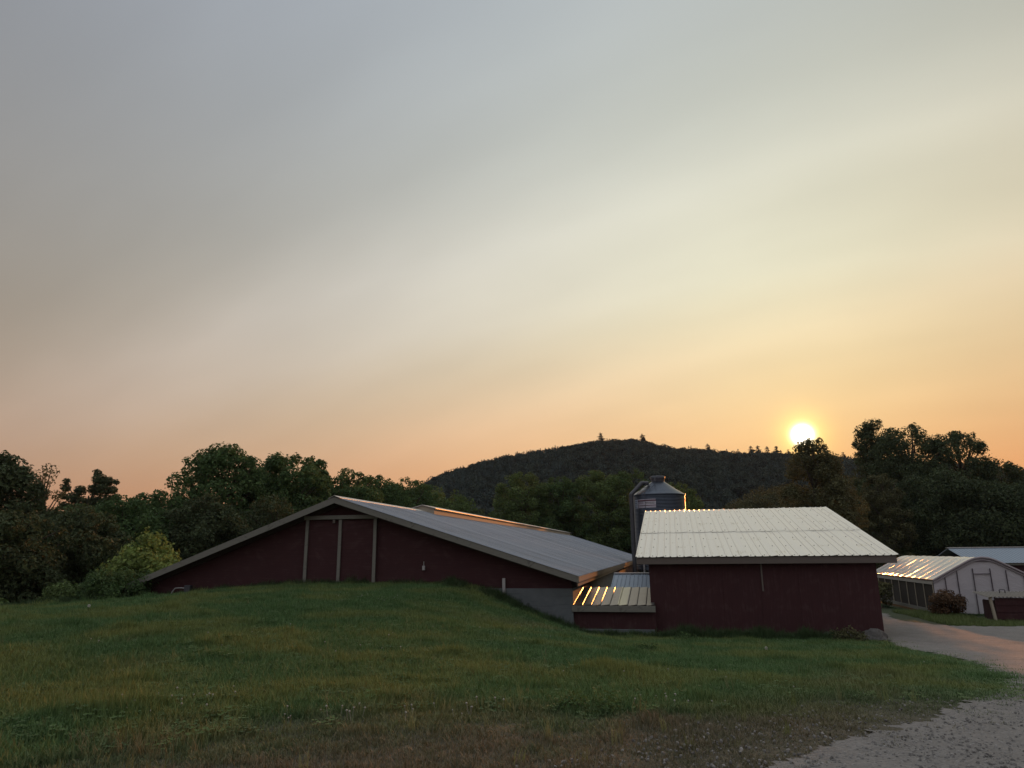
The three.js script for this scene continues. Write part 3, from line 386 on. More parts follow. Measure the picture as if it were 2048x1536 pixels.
// ---------------------------------------------------------------- trees and shrubs
// leaves: small folded diamonds set round clumps; a crown is an uneven bunch of clumps carried by limbs
function foliage({ clumps, leaves, leaf, seed, spread = 0.42, droop = 0.15, fill = 0.55, vary = 0.3 }) {
  const r = rng(seed), P = new Float32Array(leaves * 18), Cc = new Float32Array(leaves * 18), tone = clumps.map(() => 0.85 + 0.3 * r());
  const cum = []; let tot = 0; for (const c of clumps) { tot += c[3] ** 2; cum.push(tot); }
  const d = new THREE.Vector3(), n = new THREE.Vector3(), a = new THREE.Vector3(), b = new THREE.Vector3(), q = new THREE.Vector3();
  for (let i = 0; i < leaves; i++) {
    const pick = r() * tot; let k = cum.findIndex((c) => c >= pick); const [cx, cy, cz, cr] = clumps[k];
    const z = r() * 2 - 1, ph = r() * 6.2832, s = Math.sqrt(1 - z * z); d.set(s * Math.cos(ph), z, s * Math.sin(ph));
    const rr = cr * (fill + (1.06 - fill) * Math.sqrt(r())) * (1 + spread * 0.5 * noise.noise(d.x * 2.1 + k * 3.3, d.y * 2.1, d.z * 2.1 + seed));
    const sp = r() < 0.07 ? 1 + 0.25 * r() : 1;
    q.set(cx + d.x * rr * sp, cy + d.y * rr * sp * 0.86, cz + d.z * rr * sp);
    n.set(d.x + (r() - 0.5) * 1.5, d.y + 0.35 + (r() - 0.5) * 1.5, d.z + (r() - 0.5) * 1.5).normalize();
    a.set(r() - 0.5, r() - 0.5 - droop, r() - 0.5).addScaledVector(n, 0).cross(n).normalize(); b.crossVectors(n, a);
    const l = leaf * (0.6 + 0.8 * r()), w = l * (0.42 + 0.25 * r()), f = l * 0.14, o = i * 18, tn2 = tone[k] * (1 + vary * (r() - 0.5) * 2), y2 = 1 + 0.12 * (r() - 0.5);
    const v = [q.x - a.x * l / 2, q.y - a.y * l / 2, q.z - a.z * l / 2, q.x + b.x * w / 2 + n.x * f, q.y + b.y * w / 2 + n.y * f, q.z + b.z * w / 2 + n.z * f, q.x + a.x * l / 2, q.y + a.y * l / 2, q.z + a.z * l / 2, q.x - b.x * w / 2 + n.x * f, q.y - b.y * w / 2 + n.y * f, q.z - b.z * w / 2 + n.z * f];
    const put = (m, at) => { for (let c = 0; c < 3; c++) P[o + at * 3 + c] = v[m * 3 + c]; };
    put(0, 0); put(1, 1); put(2, 2); put(0, 3); put(2, 4); put(3, 5);
    for (let c = 0; c < 6; c++) { Cc[o + c * 3] = tn2 * y2; Cc[o + c * 3 + 1] = tn2; Cc[o + c * 3 + 2] = tn2 * (2 - y2); }
  }
  const g = new THREE.BufferGeometry(); g.setAttribute('position', new THREE.BufferAttribute(P, 3)); g.setAttribute('color', new THREE.BufferAttribute(Cc, 3)); return g;
}
function crownClumps(r, H, R, base, N, o = {}) {                     // clumps within a crown that starts at 'base' and ends at H
  const out = [], hy = (H - base) / 2, cy = base + hy, top = o.top ?? 0;
  for (let i = 0; i < N; i++) {
    const z = r() * 1.9 - 0.9, ph = r() * 6.2832, s = Math.sqrt(Math.max(0.05, 1 - z * z)), k = (0.45 + 0.5 * Math.sqrt(r())), cr = R * (o.c0 ?? 0.17) * (0.6 + 0.85 * r());
    const flat = 1 - top * Math.max(0, z), q = (z > 0.55 || r() < 0.75) ? 0.92 + 0.1 * r() : k;
    out.push([Math.cos(ph) * s * q * (R - cr * 0.5) * flat, cy + z * q * (hy - cr * 0.55), Math.sin(ph) * s * q * (R - cr * 0.5) * flat, cr]);
  }
  if (!o.open) for (let i = 0; i < 16; i++) { const z = r() * 1.8 - 0.95, ph = r() * 6.2832, k = 0.55 * Math.sqrt(r()) * Math.sqrt(1 - z * z * 0.8), cr = R * (0.3 + 0.14 * r()); out.push([Math.cos(ph) * k * R, cy + z * (hy - cr), Math.sin(ph) * k * R, cr]); }
  for (let i = 0; i < (o.tips ?? 22); i++) { const ph = r() * 6.2832, k = Math.sqrt(r()) * 0.85, cr = R * 0.075 * (0.6 + 0.8 * r()); out.push([Math.cos(ph) * k * R * (1 - 0.7 * top), cy + hy * Math.sqrt(1 - k * k) - cr * (0.9 - 1.6 * r()), Math.sin(ph) * k * R * (1 - 0.7 * top), cr]); }
  return out;
}
function tree(name, label, x, z, H0, R, mat, o = {}) {
  const [ts, tv] = toSV(x, z), H = 1.04 * H0 + (1.5 * smooth(-20.5, -33, ts) + 0.42 * smooth(-12, -21, ts)) * smooth(9, 18, tv);
  const r = rng(o.seed ?? Math.round(x * 131 + z * 17)), y0 = Math.max(0, ground(x, z) - 0.1), g = thing(name, label, o.cat ?? 'tree', [x, ground(x, z) - 0.12, z], 0, o.group);
  const base = (o.base ?? 0.08) * H, cl = o.cl?.map(([a, b, c, d]) => [a, b + H - 1.04 * H0, c, d]) ?? crownClumps(r, H, R, base, (o.n ?? 34) * 2.4, o);
  const tr = Math.max(0.07, H * 0.022), lean = (r() - 0.5) * 0.06 * H, trunk = [tube([[0, -0.3, 0], [lean * 0.4, H * 0.3, lean * 0.3], [lean, H * 0.62, -lean * 0.4], [lean * 0.8, H * 0.86, 0]], tr, 14, 8, tr * 0.25)];
  for (const [cx, cy, cz, cr] of cl.filter((_, i) => i % (o.limbs ?? 6) === 0)) { const t = clamp(cy / H - 0.2, 0.14, 0.7), sx = lean * t, sy = H * t; trunk.push(tube([[sx, sy, 0], [lerp(sx, cx, 0.5), lerp(sy, cy, 0.42), cz * 0.5], [cx, cy, cz]], tr * 0.42, 7, 5, 0.02)); }
  part('trunk', trunk, o.bark ?? M.bark, g);
  part('crown', foliage({ clumps: cl, leaves: Math.round((o.leaves ?? 12000) * (o.cl || o.open ? 1.3 : 2)), leaf: 0.8 * (o.leaf ?? 0.3), seed: r() * 1000 | 0, fill: o.fill, spread: o.spread, vary: o.vary }), mat, g);
  return g;
}
const TREES = 'trees around the farm';
const T = [ // x, z, height, crown radius, foliage, options, name, label
[-27.4, -36.4, 6.4, 3.0, L.dark, { leaves: 20000, leaf: 0.28, n: 90, base: 0.02, tips: 30, fill: 0.35, c0: 0.2 }, 'ash_tree', 'dark heavy tree with ragged edge filling the far left border'],
  [-38.8, -58.3, 9.2, 1.5, L.olive, { leaves: 1100, leaf: 0.26, n: 9, base: 0.4, fill: 0.02, open: true, c0: 0.42, tips: 6, limbs: 2 }, 'sapling_tree', 'thin see-through tree right beside the dark border tree'],
  [-42.6, -71, 9.9, 3.0, L.dark, { leaves: 6500, leaf: 0.3, fill: 0.3, limbs: 1, cl: [[-2.6, 8.6, 0, 0.41], [-2.5, 9.4, 0, 0.45], [-2.4, 10.0, 0.2, 0.33], [-2.5, 7.6, 0, 0.49], [-1.5, 8.4, 0.2, 0.61], [-1.0, 9.1, 0, 0.57], [-1.5, 7.4, 0, 0.66], [-0.6, 8.0, 0, 0.57], [0.4, 9.2, 0, 0.61], [0.9, 10.2, 0.2, 0.66], [0.5, 10.9, 0, 0.37], [1.6, 10.0, 0, 0.57], [1.4, 9.2, 0.3, 0.74], [2.2, 9.1, 0, 0.49], [2.5, 9.9, 0, 0.29], [2.6, 8.3, 0, 0.49], [1.7, 8.1, 0, 0.66], [0.7, 8.0, 0, 0.66], [2.9, 7.6, 0.1, 0.33], [1.4, 7.0, 0, 0.57], [0.2, 7.0, 0, 0.66], [-0.8, 6.6, 0, 0.66], [2.2, 7.2, 0, 0.33]] }, 'locust_tree', 'open tree of separate round tufts standing above the left thicket'],
  [-29.2, -47.8, 4.9, 3.0, L.maple, { n: 40 }, 'broadleaf_tree', 'green tree just below the tufted locust on the left'],
  [-28.2, -52.9, 5.4, 2.7, L.dark, {}, 'broadleaf_tree', 'dark round tree between the tufted locust and the big maples'],
  [-20.9, -29.8, 3.0, 2.3, L.dark, { leaves: 11000, leaf: 0.2, base: 0 }, 'thicket_tree', 'low dark thicket tree at the left end of the grass'],
  [-21.0, -33.8, 3.4, 2.6, L.dark, { leaves: 12000, leaf: 0.22, base: 0 }, 'thicket_tree', 'dark thicket tree behind the lime-coloured bush'],
  [-22.2, -40.5, 4.6, 2.9, L.maple, { leaves: 12000, leaf: 0.24, base: 0.02 }, 'thicket_tree', 'leafy green tree above the lime-coloured bush'],
  [-20.7, -49.9, 9.1, 3.8, L.maple, { leaves: 20000, n: 52, base: 0.03 }, 'maple_tree', 'tallest rounded maple on the left, behind the low barn roof'],
  [-17.6, -54.0, 9.6, 3.7, L.maple, { leaves: 20000, n: 50, base: 0.03 }, 'maple_tree', 'rounded maple to the near right of the tallest left one'],
  [-16.6, -58.5, 9.9, 2.3, L.maple, { leaves: 9000, top: 0.4 }, 'maple_tree', 'narrow pointed maple sloping down behind the barn peak'],
  [-14.4, -61.4, 9.2, 3.6, L.maple, { leaves: 15000, base: 0.02 }, 'maple_tree', 'maple crown right above the barn peak'],
  [-13.4, -70.5, 9.6, 4.0, L.maple, { leaves: 14000, leaf: 0.3, base: 0.02 }, 'maple_tree', 'maple in the dip between barn peak and ridge vent'],
  [-11.6, -78.9, 10.6, 4.4, L.maple, { leaves: 15000, leaf: 0.34, base: 0.02 }, 'maple_tree', 'low maple crown behind the start of the ridge vent'],
  [-8.9, -90, 10.4, 5.0, L.light, { leaves: 14000, leaf: 0.36 }, 'willow_tree', 'pale green tree over the ridge vent, before the hill'],
  [-22.6, -44.9, 5.3, 2.9, L.maple, { leaves: 13000, leaf: 0.26, base: 0 }, 'maple_tree', 'mid-height green tree joining thicket and tallest maple'],
  [-18.4, -42.4, 4.8, 2.7, L.dark, { leaves: 12000, leaf: 0.24, base: 0 }, 'understory_tree', 'shadowy low tree showing over the left roof slope'],
  [-15.6, -46.5, 5.2, 3.0, L.dark, { leaves: 12000, leaf: 0.24, base: 0 }, 'understory_tree', 'shadowy tree just left of the barn peak'],
  [-6.0, -101, 9.0, 3.6, L.dark, { leaves: 9000, leaf: 0.36, base: 0 }, 'understory_tree', 'dark low tree in the gap below the hill'],
  [1.2, -100, 13.6, 4.7, L.light, { leaves: 17000, leaf: 0.34, n: 44, base: 0.03 }, 'roadside_tree', 'first and leftmost tree of the row behind the barn end'],
  [6.9, -102, 13.2, 4.3, L.maple, { leaves: 16000, leaf: 0.34, base: 0.03 }, 'roadside_tree', 'second tree of the row behind the barn end'],
  [12.4, -103, 14.5, 4.7, L.light, { leaves: 18000, leaf: 0.34, n: 44, base: 0.03 }, 'roadside_tree', 'tallest tree of the row, left behind the silo top'],
  [17.2, -105, 14.8, 4.6, L.maple, { leaves: 16000, leaf: 0.34, base: 0.03 }, 'roadside_tree', 'tree of the row directly behind the silo'],
  [22.6, -97, 12.2, 3.9, L.light, { leaves: 14000, leaf: 0.34, base: 0.03 }, 'roadside_tree', 'tree showing past the sunlit side of the silo'],
  [24.5, -57.1, 11.7, 3.4, L.olive, { leaves: 16000, leaf: 0.24, n: 50, base: 0.05, top: 0.5, tips: 26 }, 'broadleaf_tree', 'tree whose top twigs stand right below the sun'],
  [52.9, -140.4, 15.4, 9.1, L.olive, { leaves: 16000, leaf: 0.5, base: 0.02 }, 'broadleaf_tree', 'wide low tree over the middle of the pale shed roof'],
  [46.8, -142.5, 13.2, 6.4, L.olive, { leaves: 12000, leaf: 0.5, base: 0.02 }, 'broadleaf_tree', 'low rounded tree between silo and the tree below the sun'],
  [69.8, -149.5, 18.3, 8.8, L.olive, { leaves: 16000, leaf: 0.5, base: 0.02 }, 'broadleaf_tree', 'distant tree in the dip just right of the tree below the sun'],
  [33.2, -83.6, 8.5, 3.0, L.olive, { leaves: 9000, leaf: 0.3, base: 0 }, 'hedgerow_tree', 'small hedgerow tree peeping over the right half of the pale roof ridge'],
  [42.8, -82, 11.6, 2.9, L.olive, { leaves: 11000, leaf: 0.3, base: 0 }, 'hedgerow_tree', 'hedgerow tree raised to shade the drive, beside the sloping right edge of the pale roof'],  // moved and made taller to block low sun from the drive
  [52.0, -108.2, 11.2, 5.1, L.olive, { leaves: 12000, leaf: 0.4, base: 0 }, 'hedgerow_tree', 'rounded hedgerow tree at the foot of the first tall tree'],
  [51.2, -98.1, 20.6, 3.7, L.dark, { leaves: 13000, leaf: 0.36, n: 50, base: 0.16, c0: 0.2, fill: 0.4 }, 'elm_tree', 'first tall tree right of the sun'],
  [51.6, -91.5, 18.8, 4.9, L.dark, { leaves: 17000, leaf: 0.36, n: 62, base: 0.12, fill: 0.4, tips: 22 }, 'elm_tree', 'broadest of the tall trees right of the sun'],
  [58.0, -91.1, 18.0, 4.1, L.dark, { leaves: 11000, leaf: 0.36, n: 40, base: 0.36, c0: 0.2, fill: 0.3, open: true }, 'elm_tree', 'airy tall tree with sky gaps near the right border'],
  [63.7, -92.1, 14.0, 4.6, L.dark, { leaves: 13000, leaf: 0.36, base: 0.1 }, 'broadleaf_tree', 'lower tree cut by the right border'],
  [50.8, -93.1, 14, 5.7, L.dark, { leaves: 18000, leaf: 0.36, n: 44, base: 0 }, 'hedgerow_tree', 'broad dark tree over the far end of the greenhouse'],
  [50.3, -84.1, 12.2, 5.6, L.dark, { leaves: 17000, leaf: 0.36, n: 44, base: 0 }, 'hedgerow_tree', 'broad dark tree over the greenhouse peak'],
  [54.0, -81.8, 10.7, 5.6, L.dark, { leaves: 16000, leaf: 0.36, n: 44, base: 0 }, 'hedgerow_tree', 'dark tree above the left end of the pale blue roof'],
  [58.4, -79.4, 10.4, 5.6, L.dark, { leaves: 15000, leaf: 0.36, n: 44, base: 0 }, 'hedgerow_tree', 'rightmost hedgerow tree behind the pale blue roof'],
];
for (const [x, z, H, R, mat, o, name, label] of T) tree(name, label, x, z, H, R, mat, { ...o, group: TREES });

function shrub(name, label, x, z, H, R, mat, o = {}) {
  const r = rng(Math.round(x * 77 + z * 31)), g = thing(name, label, o.cat ?? 'shrub', [x, ground(x, z) - 0.05, z]), cl = [];
  for (let i = 0; i < (o.n ?? 18); i++) { const a = r() * 6.283, k = Math.sqrt(r()) * R * 0.75, h = (0.15 + 0.75 * r()) * H * (1 - 0.55 * (k / R) ** 2); cl.push([Math.cos(a) * k, h, Math.sin(a) * k, R * 0.3 * (0.7 + 0.6 * r())]); }
  if (o.spire) cl.push([o.spire[0], H * 0.95, 0, R * 0.14], [o.spire[0], H * 1.08, 0, R * 0.08], [o.spire[0] + 0.03, H * 0.84, 0, R * 0.18]);
  part('stem', cl.filter((_, i) => i % 2 === 0).map(([cx, cy, cz]) => tube([[cx * 0.1, -0.1, cz * 0.1], [cx * 0.5, cy * 0.6, cz * 0.5], [cx, cy, cz]], 0.02, 5, 5, 0.006)), M.bark, g);
  part('foliage', foliage({ clumps: cl, leaves: o.leaves ?? 2600, leaf: o.leaf ?? 0.13, seed: r() * 999 | 0, fill: 0.35, spread: 0.8, vary: o.vary }), mat, g); return g;
}
const sv = (s, v) => SV(s, v);
shrub('lime_bush', 'bright yellow-green bush beside the low left end of the barn roof', ...sv(-21.8, 27.0), 2.6, 1.65, L.lime, { leaves: 5200, leaf: 0.17, n: 30, spire: [-0.15] });
shrub('lime_bush', 'small lime sprig peeping over the left roof slope', ...sv(-18.9, 30.5), 2.6, 0.8, L.lime, { leaves: 700, leaf: 0.16, n: 9 });
shrub('green_shrub', 'low green shrub at the foot of the lime bush', ...sv(-22.3, 23.6), 0.75, 1.1, L.light, { leaves: 2600 });
shrub('vine', 'dark vine crawling over the low left tip of the barn roof', ...sv(-20.6, 23.95), 1.25, 1.3, L.maple, { leaves: 5500, leaf: 0.1, cat: 'vine' });
shrub('vine', 'vine mound between roof tip and green shrub', ...sv(-21.4, 23.9), 0.8, 0.9, L.maple, { leaves: 2200, leaf: 0.1, cat: 'vine' });
shrub('leafy_plant', 'row of drooping broad leaves at the left edge of the grass', ...sv(-23.6, 21.8), 0.42, 0.75, L.light, { leaves: 420, leaf: 0.24, cat: 'plant' });
for (const [s, v, l] of [[-24.6, 20.6, 'rust-brown dock stalk beside the drooping broad leaves'], [-25.2, 19.6, 'thin rusty dock stalk second from the left border'], [-25.4, 17.8, 'rusty dock stalk at the left border']]) shrub('dock_plant', l, ...sv(s, v), 0.55, 0.22, L.rust, { leaves: 260, leaf: 0.07, n: 8, cat: 'plant' });
shrub('rust_bush', 'reddish-green bush against the greenhouse end wall', ...sv(11.75, 35.1), 1.28, 0.85, L.rust, { leaves: 3600, leaf: 0.11 });
shrub('side_bush', 'dark bush between the shed and the greenhouse side', ...sv(10.5, 40.5), 1.75, 0.75, L.olive, { leaves: 2200, leaf: 0.12 });
shrub('weed_clump', 'broad-leaved weeds at the stony corner of the shed', ...sv(5.3, 24.35), 0.42, 0.6, L.olive, { leaves: 1300, leaf: 0.08, cat: 'plant' });
shrub('weed_clump', 'dark broad-leaved weed patch at the border of green and dry grass', ...sv(-0.9, 8.3), 0.2, 0.42, L.maple, { leaves: 1500, leaf: 0.045, cat: 'plant' });
shrub('weed_clump', 'small dark weed in the lawn between lean-to and dandelion clock', ...sv(-0.6, 16.5), 0.25, 0.33, L.maple, { leaves: 600, leaf: 0.05, cat: 'plant' });
shrub('weed_clump', 'dark weeds in the grass before the lean-to', ...sv(0.4, 23.6), 0.32, 0.5, L.maple, { leaves: 900, leaf: 0.07, cat: 'plant' });
{ // overhanging twig at the right border
  const [x, z] = sv(21.6, 44), g = thing('overhanging_branch', 'leafy twigs hanging in front of the pale blue roof', 'branch', [x, ground(x, z), z]);
  part('branch', [tube([[4, 0, 0], [3.6, 2.4, 0], [2.4, 3.3, 0], [0.6, 3.0, 0]], 0.07, 16, 6, 0.02)], M.bark, g);
  part('foliage', foliage({ clumps: [[0.5, 2.85, 0, 0.22], [0.1, 2.7, 0, 0.16], [1.2, 3.0, 0, 0.25], [2.2, 3.3, 0, 0.5], [3.4, 3.3, 0, 0.8], [1.3, 2.45, 0, 0.18]], leaves: 900, leaf: 0.16, seed: 8, fill: 0.3 }), L.dark, g);
}

// ---------------------------------------------------------------- wooded hill and the far ridge
const CREST = [[-600, 5], [-300, 12], [-160, 28], [-110, 40], [-79, 48], [-67, 57], [-54, 61], [-28, 69], [-7, 74], [15, 77], [32, 80], [54, 83], [76, 87], [106, 87], [123, 83], [136, 80], [161, 78], [183, 76], [204, 75], [230, 74], [247, 72], [281, 70], [332, 66], [450, 60], [700, 30]];
const hillY = (x, t) => { const c = interp(x, CREST), bump = 5 * fbm(x * 0.012, t * 3, 3, 3); return EYE - 5 + (c + 5) * Math.pow(t, 0.8) + bump * t * (1 - t) * 3; };
const hz = (x, t) => -330 - 270 * t;
{
  const g = grid(160, 40, (u, v) => { const x = -600 + 1300 * u; return v <= 0.75 ? [x, hillY(x, v / 0.75), hz(x, v / 0.75)] : [x, lerp(hillY(x, 1), -8, ((v - 0.75) / 0.25) ** 1.5), -600 - 400 * (v - 0.75) / 0.25]; });
  struct('hill', g, std({ color: rgb(0.03, 0.034, 0.022), roughness: 1 }));
  const ridge = grid(120, 16, (u, v) => { const x = -1500 + 2200 * u, h = 84 + 22 * fbm(x * 0.004, 2, 9, 4) + 16 * noise.noise(x * 0.002, 4, 3) - 70 * smooth(-300, 500, x); return [x + 14 * noise.noise(x, v * 9, 1), lerp(-4, h, Math.sin(v * Math.PI / 2) ** 0.8) + 3.5 * noise.noise(x * 0.09, v * 19, 6), -1150 - 260 * v]; });
  struct('far_ridge', ridge, std({ color: rgb(0.035, 0.045, 0.035), roughness: 1 }));
  const conifer = (seed) => { const r = rng(seed), P = []; for (let k = 0; k < 9; k++) { const y0 = 0.12 + k * 0.095, R = (0.2 - 0.018 * k) * (0.8 + 0.5 * r()); for (let i = 0; i < 7; i++) { const a = i * 0.898 + r() * 0.7, q = R * (0.7 + 0.6 * r()); P.push(0, y0 + 0.1, 0, Math.cos(a - 0.25) * q, y0 - 0.02 + 0.03 * r(), Math.sin(a - 0.25) * q, Math.cos(a + 0.25) * q, y0 - 0.02 + 0.03 * r(), Math.sin(a + 0.25) * q); } } P.push(-0.012, 0, 0, 0.012, 0, 0, 0, 1, 0, 0, 0, -0.012, 0, 0, 0.012, 0, 1, 0); const g = new THREE.BufferGeometry(); g.setAttribute('position', new THREE.Float32BufferAttribute(P, 3)); g.setAttribute('color', new THREE.Float32BufferAttribute(P.map(() => 1), 3)); return g; };
  const round = (seed) => { const r = rng(seed), c = []; for (let i = 0; i < 9; i++) c.push([(r() - 0.5) * 0.5, 0.45 + 0.42 * r(), (r() - 0.5) * 0.5, 0.14 + 0.08 * r()]); return foliage({ clumps: c, leaves: 190, leaf: 0.13, seed, fill: 0.5 }); };
  const kinds = [conifer(1), conifer(2), round(3), round(4), round(5)], r = rng(99), m4 = new THREE.Matrix4(), lists = kinds.map(() => []);
  for (let i = 0; i < 9000; i++) {
    const x = -160 + 560 * r(), cr = i < 1700, t = cr ? 0.96 + 0.06 * r() : Math.pow(r(), 0.8), c = 0.3 + 1.2 * fbm(x * 0.02, t * 4, 5, 3) + (x < 40 ? 0.2 : -0.12) + (x > 190 ? 0.15 : 0) - (cr ? 0.1 : 0), con = r() < clamp(c), k = con ? (r() < 0.5 ? 0 : 1) : 2 + Math.floor(r() * 3), h = con ? 6 + 5 * r() ** 1.6 : 5 + 4.5 * r() ** 1.4, w = con ? h * (0.95 + 0.6 * r()) : h * (0.95 + 0.5 * r());
    lists[k].push([x, hillY(x, Math.min(1, t)) - 1.2, hz(x, Math.min(t, 1.02)), h, w, r() * 6.28, 0.45 + 1.1 * r()]);
  }
  kinds.forEach((geo, k) => {
    const im = shadows(new THREE.InstancedMesh(geo, L.far, lists[k].length)); im.name = numbered('hill_forest'); const col = new THREE.Color();
    lists[k].forEach(([x, y, z, h, w, a, t], i) => { m4.compose(new THREE.Vector3(x, y, z), new THREE.Quaternion().setFromAxisAngle(new THREE.Vector3(0, 1, 0), a), new THREE.Vector3(w, h, w)); im.setMatrixAt(i, m4); im.setColorAt(i, col.setRGB(t * (k < 2 ? 0.8 : 1.05), t * (k < 2 ? 0.85 : 1), t)); });
    tag(im, k < 2 ? 'dark conifers of the wood that covers the hill' : 'broadleaf trees of the wood that covers the hill', 'forest', null, 'stuff'); scene.add(im);
  });
  // pines that stand out one by one on the skyline
  const pine = (seed) => { const q = rng(seed), P = []; for (let k = 0; k < 13; k++) { const y0 = 0.3 + k * 0.052, R = (0.33 - 0.02 * k) * (0.55 + 0.8 * q()); for (let i = 0; i < 10; i++) { const a = q() * 6.28, l = R * (0.5 + 0.7 * q()); P.push(0, y0 + 0.03, 0, Math.cos(a - 0.5) * l, y0 - 0.02, Math.sin(a - 0.5) * l, Math.cos(a + 0.5) * l, y0 + 0.01, Math.sin(a + 0.5) * l); } } const g = new THREE.BufferGeometry(); g.setAttribute('position', new THREE.Float32BufferAttribute(P, 3)); g.setAttribute('color', new THREE.Float32BufferAttribute(P.map(() => 0.8), 3)); return g; };
  [[76, 13, 'pine on the skyline at the left shoulder of the hilltop'], [112, 13, 'pine on the skyline just right of the hilltop'], [168, 12, 'lone pine on the skyline midway between hilltop and sun'], [205, 12, 'first and leftmost of the skyline pines beside the sun'], [211, 12.5, 'second of the skyline pines beside the sun'], [219, 12, 'third of the skyline pines beside the sun'], [227, 12.5, 'fourth of the skyline pines, just left under the sun'], [237, 10.5, 'low pine on the skyline directly under the sun'], [284, 11, 'small pine on the skyline right of the sun']].forEach(([x, h, label], i) => {
    const g = thing('pine_tree', label, 'pine', [x, hillY(x, 1) - 0.5, -600], i * 1.3, 'pines on the hill skyline'), c = part('crown', pine(i + 40), L.far, g), t = part('trunk', tube([[0, 0, 0], [0, 1, 0]], 0.014, 3, 5, 0.004), M.bark, g);
    for (const m of [c, t]) m.scale.set(h * 1.2, h * 1.08, h * 1.2);
  });
}

// ---------------------------------------------------------------- grass, weeds, flowers, gravel
{
  const r = rng(2024), blade = (P, x, z, a, h, w, bend) => { const ca = Math.cos(a), sa = Math.sin(a), wx = -sa * w / 2, wz = ca * w / 2, m = [x + ca * bend * 0.3, h * 0.55, z + sa * bend * 0.3], t = [x + ca * bend, h, z + sa * bend]; const A = [x - wx, 0, z - wz], B = [x + wx, 0, z + wz], C = [m[0] - wx * 0.8, m[1], m[2] - wz * 0.8], D = [m[0] + wx * 0.8, m[1], m[2] + wz * 0.8]; P.push(...A, ...B, ...D, ...A, ...D, ...C, ...C, ...D, ...t); };
  const tuft = (n, h, spread, w) => { const P = []; for (let i = 0; i < n; i++) { const a = r() * 6.283, k = Math.sqrt(r()) * spread, hh = h * (0.45 + 0.65 * r()); blade(P, Math.cos(a) * k, Math.sin(a) * k, r() * 6.283, hh, w * (0.7 + 0.6 * r()), hh * (0.15 + 0.6 * r())); } const g = new THREE.BufferGeometry(); g.setAttribute('position', new THREE.Float32BufferAttribute(P, 3)); return g; };
  const kinds = { grass: [tuft(16, 0.105, 0.075, 0.0075), 1], short_grass: [tuft(16, 0.055, 0.08, 0.006), 1], tall_grass: [tuft(13, 0.34, 0.09, 0.009), 1], clover_leaves: [(() => { const P = []; for (let i = 0; i < 14; i++) { const a = r() * 6.283, k = Math.sqrt(r()) * 0.1, x = Math.cos(a) * k, z = Math.sin(a) * k, h = 0.03 + 0.05 * r(); for (let j = 0; j < 3; j++) { const b = a + j * 2.094, c = 0.013, q = [x + Math.cos(b) * c, h + 0.004, z + Math.sin(b) * c]; P.push(x, h, z, q[0] - Math.sin(b) * 0.011, q[1], q[2] + Math.cos(b) * 0.011, q[0] + Math.cos(b) * 0.01, q[1] + 0.002, q[2] + Math.sin(b) * 0.01, x, h, z, q[0] + Math.cos(b) * 0.01, q[1] + 0.002, q[2] + Math.sin(b) * 0.01, q[0] + Math.sin(b) * 0.011, q[1], q[2] - Math.cos(b) * 0.011); } } const g = new THREE.BufferGeometry(); g.setAttribute('position', new THREE.Float32BufferAttribute(P, 3)); return g; })(), 1] };
  const lists = { grass: [], short_grass: [], tall_grass: [], clover_leaves: [] };
  const blocked = (x, z) => { const [s, v] = toSV(x, z); if (v > 24.97 && v < 60 && s > -20.9 && s < 4.9) return true; const dx = x - 8.132, dz = z + 23.83, A = 12.75 * rad, ss = dx * Math.cos(A) + dz * Math.sin(A), vv = dx * Math.sin(A) - dz * Math.cos(A); return ss > -3.7 && ss < 3.55 && vv > 0.3; };
  const colour = (d, n, k) => { let c = mix3([0.1, 0.195, 0.066], [0.2, 0.245, 0.075], smooth(-0.12, 0.25, n)); c = mix3(c, [0.2, 0.168, 0.115], clamp(d * 0.85 + (k - 0.5) * 0.35)); const b = 0.72 + 0.56 * k; return c.map((q) => q * b); };
  const N = 150000;
  for (let i = 0; i < N; i++) {
    const az = (r() * 2 - 1) * 41 * rad + 1.5 * rad, D = Math.sqrt(lerp(4.6 ** 2, 29 ** 2, Math.pow(r(), 1.25))), x = Math.sin(az) * D, z = -Math.cos(az) * D, e = edgeDist(x, z, DRIVE);
    if (blocked(x, z)) continue;
    const [s, v] = toSV(x, z);
    if (r() > smooth(0.75, -0.5, e + 0.9 * fbm(x * 1.5, z * 1.5, 6, 3)) ** 1.3) continue;
    const d = dryness(x, z), n = fbm(x * 0.4 + 20, z * 0.4, 4, 3), k = r(), far = 1 + D * 0.02, clump = 1 + 0.8 * smooth(0.12, 0.4, fbm(x * 1.1 + 7, z * 1.1, 12, 3));
    if (r() < d * 0.35) continue;
    const short = d > 0.35 + 0.3 * (r() - 0.5), cl = !short && r() < 0.05;
    lists[cl ? 'clover_leaves' : short ? 'short_grass' : 'grass'].push([x, z, far * (0.75 + 0.6 * r()), clump * far * (0.6 + 0.5 * r() + 0.6 * Math.max(0, n)) * (0.5 + 0.5 * smooth(0.1, -1.2, e)), r() * 6.28, cl ? [0.085 + 0.03 * k, 0.15 + 0.04 * k, 0.05] : colour(d, n, k)]);
  }
  // longer growth along the walls, on the steep bank and by the drive edge
  const along = (s0, v0, s1, v1, w, n, h0, h1) => { for (let i = 0; i < n; i++) { const t = r(), o = (r() + r() - 1) * w, s = lerp(s0, s1, t), v = lerp(v0, v1, t) + o, [x, z] = SV(s, v), k = r(); if (blocked(x, z)) continue; const un = clamp(0.45 + 1.5 * fbm(s * 1.4, v * 1.4, 3, 3)); if (r() > 0.35 + 0.9 * un) continue; lists.tall_grass.push([x, z, 0.8 + 0.6 * r(), h0 * 0.7 + (h1 - h0) * r() * (0.35 + 1.1 * un), r() * 6.28, colour(0.1 + 0.25 * r(), -0.2, k * 0.5).map((q) => q * 0.62)]); } };
